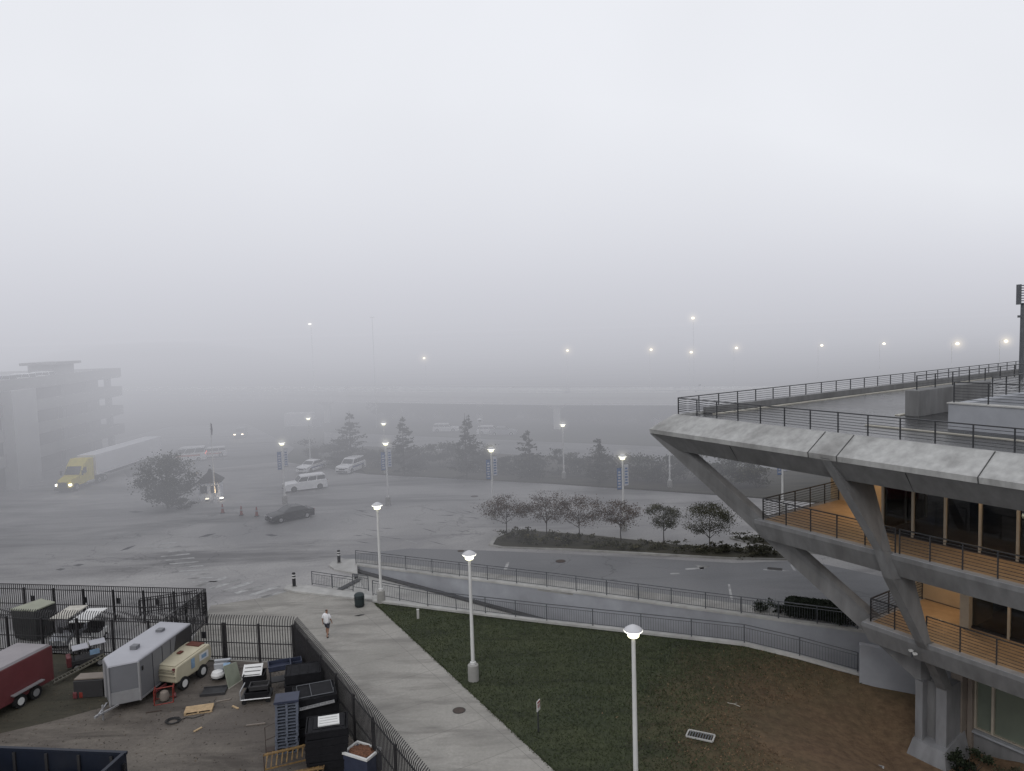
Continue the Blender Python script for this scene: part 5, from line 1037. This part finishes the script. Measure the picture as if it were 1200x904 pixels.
for x, col, lab in ((90, M_red, 'red fuel can leftmost in front of the tool bin'), (97, MATS['bright_red_paint'], 'brighter red fuel can in the middle before the tool bin'), (103, M_cone, 'orange fuel can right of the red ones'), (111, mat('yellow_plastic', (.5, .36, .04), .5), 'yellow fuel can nearest the silver trailer')):
    t = thing('fuel_can', lab, 'fuel can', W(x, 818 - (x - 90) * .12), R_(x), 'fuel cans before the tool bin'); obj('body', MB().box((0, 0, .2), (.36, .24, .36)), col, t, bevel=.05); obj('handle', MB().box((0, 0, .43), (.2, .05, .04)).box((-.09, 0, .4), (.03, .05, .06)).box((.09, 0, .4), (.03, .05, .06)), col, t); obj('spout', MB().tube([(.13, 0, .38), (.18, 0, .5)], .025, 6), M_black, t)
# golf carts and green container in the compound
def golfcart(label, roofpx, m, col):
    c_ = [W(*q, 1.95) for q in roofpx]; ctr = sum(c_, Vector()) / 4; ctr.z = 0; d = ((c_[0] + c_[1]) / 2 - (c_[2] + c_[3]) / 2); rz = math.atan2(d.y, d.x)
    t = thing('golf_cart', label, 'golf cart', ctr, rz, 'golf carts in the compound')   # +x front
    obj('canopy', MB().box((0, 0, 1.92), (2.3, 1.2, .09)), m, t, bevel=.04)
    for x in (-.95, .95):
        for s in (-1, 1): obj('pillar', MB().bar((x * (.9 if x < 0 else .75), s * .5, .75), (x, s * .52, 1.88), .04), M_black, t)
    obj('body', MB().loft([[(x, s * .56, z) for x, z in ((1.3, .3), (1.32, .62), (.8, .88), (.55, .4), (-.1, .38), (-.15, .72), (-1.2, .75), (-1.2, .3))] for s in (-1, 1)]), col, t); obj('seat', MB().box((-.4, 0, .8), (.55, 1.05, .14)).box((-.72, 0, 1.1), (.12, 1.05, .5)), M_black, t, bevel=.03)
    obj('windscreen', MB().hexa([(.78, -.5, .9), (.78, .5, .9), (.88, .5, 1.85), (.88, -.5, 1.85)], [(.79, -.5, .9), (.79, .5, .9), (.89, .5, 1.85), (.89, -.5, 1.85)]), glassmat('plexiglass', (.8, .8, .82)), t)
    for x in (-.8, .85):
        for s in (-1, 1): wheel(t, x, s * .5, .23, .18, s)
    for s in (-1, 1): obj('headlight', MB().box((1.3, s * .35, .55), (.06, .16, .1)), M_white, t)
golfcart('golf cart with dull beige canopy behind the picket fence', [(52, 727), (78, 728), (104, 709), (86, 707)], mat('beige_canopy', (.44, .42, .37), .6), M_scar)
golfcart('golf cart with bright white canopy behind the picket fence', [(78, 730), (100, 731), (126, 712), (108, 711)], M_white, M_white)
c_ = [W(*q, 2.1) for q in ((12, 713.5), (40, 716), (64, 706), (48, 701.5))]; ctr = sum(c_, Vector()) / 4; ctr.z = 0
t = thing('waste_container', 'dark waste container with pale two-part lid in the compound', 'container', ctr); ring = [p - ctr for p in c_]
obj('body', MB().loft([[(*(p * .9).xy, .1) for p in ring], [(*p.xy, 1.98) for p in ring]]), mat('dark_container', (.035, .036, .036), .6, .2, 2), t)
for k0, k1, dz in ((0, .49, .02), (.51, 1, .06)):
    a_, b_, e_, f2 = onl(ring[0], ring[1], k0), onl(ring[0], ring[1], k1), onl(ring[3], ring[2], k1), onl(ring[3], ring[2], k0)
    obj('lid', MB().prism([a_ * 1.03, b_ * 1.03, e_ * 1.03, f2 * 1.03], 1.985 + dz, 2.06 + dz), mat('pale_olive_lid', (.27, .28, .22), .7, .08, 2), t)
# ------------------------------------------------------------------ viaduct, garage and far lights
vp = [Vector((-190, 215, 0)), W(374, 497), Vector((-14, 147, 0)), W(648, 505), Vector((29, 131, 0)), Vector((75, 120, 0)), Vector((140, 108, 0)), Vector((240, 95, 0))]
t = thing('highway_viaduct', 'long pale concrete highway viaduct crossing the fog on columns', 'viaduct', W(648, 505)); vb = W(648, 505)
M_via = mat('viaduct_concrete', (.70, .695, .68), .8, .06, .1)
dk, ba, fa = MB(), MB(), MB()
for i in range(len(vp) - 1):
    a, b = vp[i] - vb, vp[i + 1] - vb; d = (b - a).normalized(); n = Vector((-d.y, d.x, 0)) * 11
    a = a - d * .2; za = 6.3
    dk.hexa([(*p.xy, za - 1.5) for p in (a, b, b + n, a + n)], [(*p.xy, za) for p in (a, b, b + n, a + n)])
    for o_ in (n * -.012, n * .975): ba.hexa([(*(p + o_).xy, za - .1) for p in (a, b, b + n * .03, a + n * .03)], [(*(p + o_).xy, za + .85) for p in (a, b, b + n * .03, a + n * .03)])
    fa.bar(Vector((a.x, a.y, za + 1.1)) + n * .02, Vector((b.x, b.y, za + 1.1)) + n * .02, .3, .22)
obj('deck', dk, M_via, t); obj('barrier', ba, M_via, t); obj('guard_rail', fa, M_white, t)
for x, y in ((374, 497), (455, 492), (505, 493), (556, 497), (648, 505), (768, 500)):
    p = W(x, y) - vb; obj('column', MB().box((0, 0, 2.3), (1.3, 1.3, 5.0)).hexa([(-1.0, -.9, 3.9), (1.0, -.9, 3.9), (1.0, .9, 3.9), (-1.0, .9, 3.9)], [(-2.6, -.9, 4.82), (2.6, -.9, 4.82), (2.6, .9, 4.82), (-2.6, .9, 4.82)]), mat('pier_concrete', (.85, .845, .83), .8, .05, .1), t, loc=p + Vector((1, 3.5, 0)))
for x, y, dist, lab in ((497, 420, 152, 'leftmost glowing highway lamp on the viaduct'), (665, 411, 146, 'glowing highway lamp above the middle viaduct column'), (763, 410, 140, 'glowing highway lamp left of the pair near the roof tip'), (810, 413, 138, 'glowing highway lamp just below the high mast lamp'), (863, 408, 138, 'glowing highway lamp above the roof corner'), (963, 405, 135, 'faint highway lamp above the middle of the roof railing'), (1036, 403, 135, 'faint small highway lamp between two brighter ones'), (1122, 403, 125, 'bright highway lamp near the roof mast'), (1179, 400, 125, 'glowing highway lamp just left of the roof mast')):
    p = WD(x, y, dist); t = thing('highway_lamp', lab, 'highway lamp', (p.x, p.y, 6.3 if x < 940 else 0), 0, 'lit highway lamps in the fog'); h = p.z - t.location.z
    obj('pole', MB().tube([(0, 1.6, 0), (0, 1.6, h), (0, .2, h + .3)], .05, 6), M_pole, t); obj('lamp_head', MB().ball((0, 0, h), (.27, .27, .2), 1, 2, 0), M_far, t)
p = WD(812, 373, 150); t = thing('high_mast_lamp', 'tallest glowing lamp mast standing beyond the viaduct near the roof tip', 'lamp mast', (p.x, p.y, 0)); obj('pole', MB().tube([(.3, 1, 0), (.3, 1, p.z)], [.08, .05], 8), M_pole, t); obj('lamp_head', MB().ball((0, 0, p.z), (.32, .32, .22), 1, 2, 0), M_far, t)
p = WD(436, 372, 150); t = thing('high_mast_lamp', 'faint thin unlit mast rising from the viaduct at the left', 'lamp mast', (p.x, p.y, 0)); obj('pole', MB().tube([(0, 0, 0), (0, 0, p.z)], [.09, .05], 8), M_pole, t); obj('lamp_head', MB().box((0, 0, p.z), (.9, .3, .15)), M_pole, t)
p = WD(363, 380, 165); t = thing('high_mast_lamp', 'very faint lit lamp mast high in the fog at the left', 'lamp mast', (p.x, p.y, 0)); obj('pole', MB().tube([(0, 1, 0), (0, 1, p.z)], [.08, .05], 8), M_pole, t); obj('lamp_head', MB().ball((0, 0, p.z), (.4, .4, .2), 1, 2, 0), emit('dim_far_glow', (1, .97, .9), 2.5), t)
# parking garage
gA, gB = W(147, 527), W(0, 578); gd = (gB - gA).normalized(); gn = Vector((gd.y, -gd.x, 0))
if gn.x > 0: gn = -gn
t = thing('parking_garage', 'grey multi-level open parking garage fading into the fog at the left', 'building', gA); M_gar = mat('garage_concrete', (.25, .25, .245), .8, .05, .1)
for i, z in enumerate((3.6, 6.9, 10.2, 13.4)):
    m = MB(); a, b = Vector(), gd * 60; m.hexa([(*p.xy, z - .6) for p in (a, b, b + gn * 40, a + gn * 40)], [(*p.xy, z) for p in (a, b, b + gn * 40, a + gn * 40)]); s_ = obj('deck', m, M_gar, t)
    m = MB(); m.hexa([(*p.xy, z - .5) for p in (-gn * .15, b - gn * .15, b + gn * .15, gn * .15)], [(*p.xy, z + 1.05) for p in (-gn * .15, b - gn * .15, b + gn * .15, gn * .15)]); m.hexa([(*p.xy, z - .5) for p in (-gd * .15, gd * .15, gd * .15 + gn * 40, -gd * .15 + gn * 40)], [(*p.xy, z + 1.05) for p in (-gd * .15, gd * .15, gd * .15 + gn * 40, -gd * .15 + gn * 40)]); obj('parapet', m, M_gar, t)
for i in range(8): p = gd * (.6 + i * 7.6) + gn * 2.0; obj('column', MB().box((0, 0, 6.6), (.9, .8, 13.2), math.atan2(gd.y, gd.x)), M_gar, t, loc=p)
for i in range(4): p = gd * 1.1 + gn * (9 + i * 9); obj('column', MB().box((0, 0, 6.6), (.9, .8, 13.2), math.atan2(gd.y, gd.x)), M_gar, t, loc=p)
p = gd * 14 + gn * 4; obj('stair_head', MB().box((0, 0, 14.6), (5.5, 4, 2.4), math.atan2(gd.y, gd.x)).box((0, 0, 16.0), (7.2, 5.5, .4), math.atan2(gd.y, gd.x)), M_gar, t, loc=p)
p = gd * 31 - gn * .6; obj('stair_tower', MB().box((0, 0, 6.5), (5.5, 1.6, 13), math.atan2(gd.y, gd.x)), mat('garage_pale', (.36, .36, .36), .8, .04, .2), t, loc=p)
obj('dark_infill', MB().hexa([(*p.xy, 0) for p in (gd * 2.2 + gn * 2.8, gd * 60 + gn * 2.8, gd * 60 + gn * 39, gd * 2.2 + gn * 39)], [(*p.xy, 12.6) for p in (gd * 2.2 + gn * 2.8, gd * 60 + gn * 2.8, gd * 60 + gn * 39, gd * 2.2 + gn * 39)]), mat('garage_shade', (.10, .10, .10), .8, .05, .1), t)  # added dark block puts shade behind the open decks
for k, lab in ((20, 'faint white car on the garage roof, right of the others'), (25, 'faint white car on the garage roof in the middle'), (29.5, 'faint silver car on the garage roof nearest the left edge')):
    q = gA + gd * k + gn * 2.9; car('parked_car', lab, 'car', (q.x, q.y, 13.4), math.atan2(gn.y, gn.x), 4.7, 1.85, 1.55, 'suv', M_wcar if k < 29 else M_scar, group='cars on the garage roof')
for x, y, dist, lab in ((42, 469, 116, 'small lit ceiling lamp in the upper garage level'), (45, 497, 114, 'small lit ceiling lamp in the lower garage level')):
    p = WD(x, y, dist); t = thing('ceiling_lamp', lab, 'lamp', p, math.atan2(gd.y, gd.x), 'garage ceiling lamps'); obj('housing', MB().box((0, 0, .08), (1.5, .3, .08)), M_pole, t); obj('tube', MB().box((0, 0, 0), (1.4, .16, .07)), emit('tube_glow', (.9, 1, .85), 3), t)
# ------------------------------------------------------------------ fog bank
def fogmat(name, D, Lr):
    m = bpy.data.materials.new(name); m.use_nodes = True; nt = m.node_tree; N = nt.nodes; N.remove(N['Principled BSDF'])
    va = N.new('ShaderNodeVolumeAbsorption'); va.inputs['Color'].default_value = (0, 0, 0, 1); va.inputs['Density'].default_value = D
    em = N.new('ShaderNodeEmission'); em.inputs['Color'].default_value = (*Lr, 1); em.inputs['Strength'].default_value = D  # fog emits its own light in place of scattered daylight
    ad = N.new('ShaderNodeAddShader'); nt.links.new(va.outputs[0], ad.inputs[0]); nt.links.new(em.outputs[0], ad.inputs[1]); nt.links.new(ad.outputs[0], N['Material Output'].inputs['Volume']); return m
fp = [(-1500, 22), (-90, 47), (-25, 52), (0, 56), (14, 60), (60, 96), (150, 125), (1500, 205), (1500, 2200), (-1500, 2200)]
prof_ = [(-6, .262), (3, .275), (6, .32), (9, .395), (12, .468), (15, .53), (17, .558), (19, .582), (21, .603), (24, .63), (28, .665), (34, .70), (40, .74)]  # emitted brightness by height: dim near the ground, brighter aloft
zs = [-6, 3, 6, 9, 11, 13, 14.5, 16, 17, 18, 18.8, 19.8, 20.8, 22, 23.5, 25.5, 28, 31.5, 36]
def flev(z):
    for (a, la), (b, lb) in zip(prof_, prof_[1:]):
        if z <= b: return la + (lb - la) * (z - a) / (b - a)
for i in range(len(zs) - 1):
    c_ = flev((zs[i] + zs[i + 1]) / 2); mb = MB(); mb.prism(fp, zs[i] + .002, zs[i + 1]); tag(obj('fog', mb, fogmat('fog_layer', .0165 if zs[i] < 17 else .0130, (c_ * .972, c_ * .985, c_ * 1.068))), kind='stuff')
for i, (x, y, z, rx, ry, rz_, D) in enumerate([(-62, 128, 7, 34, 20, 12, .014), (-20, 125, 5, 30, 16, 8, .002), (-42, 84, 3, 16, 10, 4, .006), (14, 108, 4, 26, 12, 6, .003), (-75, 84, 5, 22, 14, 7, .005), (-5, 84, 2, 18, 8, 3.5, .003), (45, 130, 7, 36, 18, 9, .003), (-48, 74, 2, 22, 9, 3, .005), (-12, 77, 2, 18, 8, 2.5, .004)]):
    mb = MB(); mb.ball((x, y, z), (rx, ry, rz_), i, 3, 0); c_ = .40; tag(obj('fog', mb, fogmat('fog_wisp', D, (c_ * .972, c_ * .985, c_ * 1.068)), smooth=False), kind='stuff')
def glow(parent, z, r, add, col):  # added emissive spheres stand in for lamp light scattered by the fog
    m = bpy.data.materials.new('halo_emission'); m.use_nodes = True; nt = m.node_tree; N = nt.nodes; N.remove(N['Principled BSDF'])
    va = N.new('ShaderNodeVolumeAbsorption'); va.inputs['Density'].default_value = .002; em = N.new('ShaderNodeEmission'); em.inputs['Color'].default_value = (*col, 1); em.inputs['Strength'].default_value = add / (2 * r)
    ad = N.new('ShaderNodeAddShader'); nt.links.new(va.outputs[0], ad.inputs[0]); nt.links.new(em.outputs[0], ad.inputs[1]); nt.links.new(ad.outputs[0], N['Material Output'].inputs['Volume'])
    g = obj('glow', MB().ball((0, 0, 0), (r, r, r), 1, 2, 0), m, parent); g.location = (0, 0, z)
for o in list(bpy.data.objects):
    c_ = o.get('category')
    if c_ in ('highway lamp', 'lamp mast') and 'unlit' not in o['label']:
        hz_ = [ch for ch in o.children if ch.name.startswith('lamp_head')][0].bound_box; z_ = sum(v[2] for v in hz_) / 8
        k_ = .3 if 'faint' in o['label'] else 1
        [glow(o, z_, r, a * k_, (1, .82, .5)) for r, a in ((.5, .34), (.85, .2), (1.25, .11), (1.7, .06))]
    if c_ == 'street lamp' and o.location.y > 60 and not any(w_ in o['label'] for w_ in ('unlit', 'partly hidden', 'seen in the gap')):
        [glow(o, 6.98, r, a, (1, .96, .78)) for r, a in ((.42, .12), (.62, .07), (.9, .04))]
# ------------------------------------------------------------------ world, sun, camera
w = bpy.data.worlds.new('World'); scene.world = w; w.use_nodes = True; nt = w.node_tree; N = nt.nodes; L = nt.links; bg = N['Background']
sk = N.new('ShaderNodeTexSky'); sk.sky_type = 'NISHITA'; sk.sun_disc = False; sk.sun_elevation = R_(38); sk.sun_rotation = R_(200); sk.air_density = 1.5; sk.dust_density = 5
hs = N.new('ShaderNodeHueSaturation'); hs.inputs['Saturation'].default_value = .1; L.new(sk.outputs[0], hs.inputs['Color'])
mx = N.new('ShaderNodeMix'); mx.data_type = 'RGBA'; mx.inputs[0].default_value = .9; L.new(hs.outputs[0], mx.inputs[6]); mx.inputs[7].default_value = (8.6, 8.78, 9.3, 1); tcw = N.new('ShaderNodeTexCoord'); nzw = N.new('ShaderNodeTexNoise'); nzw.inputs['Scale'].default_value = 1.6; nzw.inputs['Detail'].default_value = 4; L.new(tcw.outputs['Generated'], nzw.inputs['Vector'])
mrw = N.new('ShaderNodeMapRange'); mrw.inputs['From Min'].default_value = .3; mrw.inputs['From Max'].default_value = .7; mrw.inputs['To Min'].default_value = .955; mrw.inputs['To Max'].default_value = 1.035; L.new(nzw.outputs[0], mrw.inputs[0])
vs_ = N.new('ShaderNodeVectorMath'); vs_.operation = 'SCALE'; L.new(mx.outputs[2], vs_.inputs[0]); L.new(mrw.outputs[0], vs_.inputs['Scale']); L.new(vs_.outputs[0], bg.inputs[0]); bg.inputs[1].default_value = .1
sl = bpy.data.lights.new('sun', 'SUN'); sl.energy = .5; sl.angle = R_(20); sl.color = (1, .97, .93); so = bpy.data.objects.new('sun', sl); COL.objects.link(so)
so.rotation_euler = (R_(52), 0, R_(-20))
cam = bpy.data.cameras.new('camera'); co = bpy.data.objects.new('camera', cam); COL.objects.link(co); cam.sensor_width = 36; cam.lens = F / 1200 * 36; cam.clip_end = 6000; cam.clip_start = .1
co.matrix_world = Matrix.Translation((0, 0, H)) @ CAMROT.to_4x4(); scene.camera = co
scene.render.engine = 'CYCLES'; cy = scene.cycles
cy.use_denoising = True; cy.max_bounces = 5; cy.diffuse_bounces = 3; cy.glossy_bounces = 3; cy.transparent_max_bounces = 12; cy.sample_clamp_indirect = 3; cy.caustics_reflective = cy.caustics_refractive = False
scene.view_settings.view_transform = 'Standard'; scene.view_settings.look = 'None'; scene.view_settings.exposure = 0
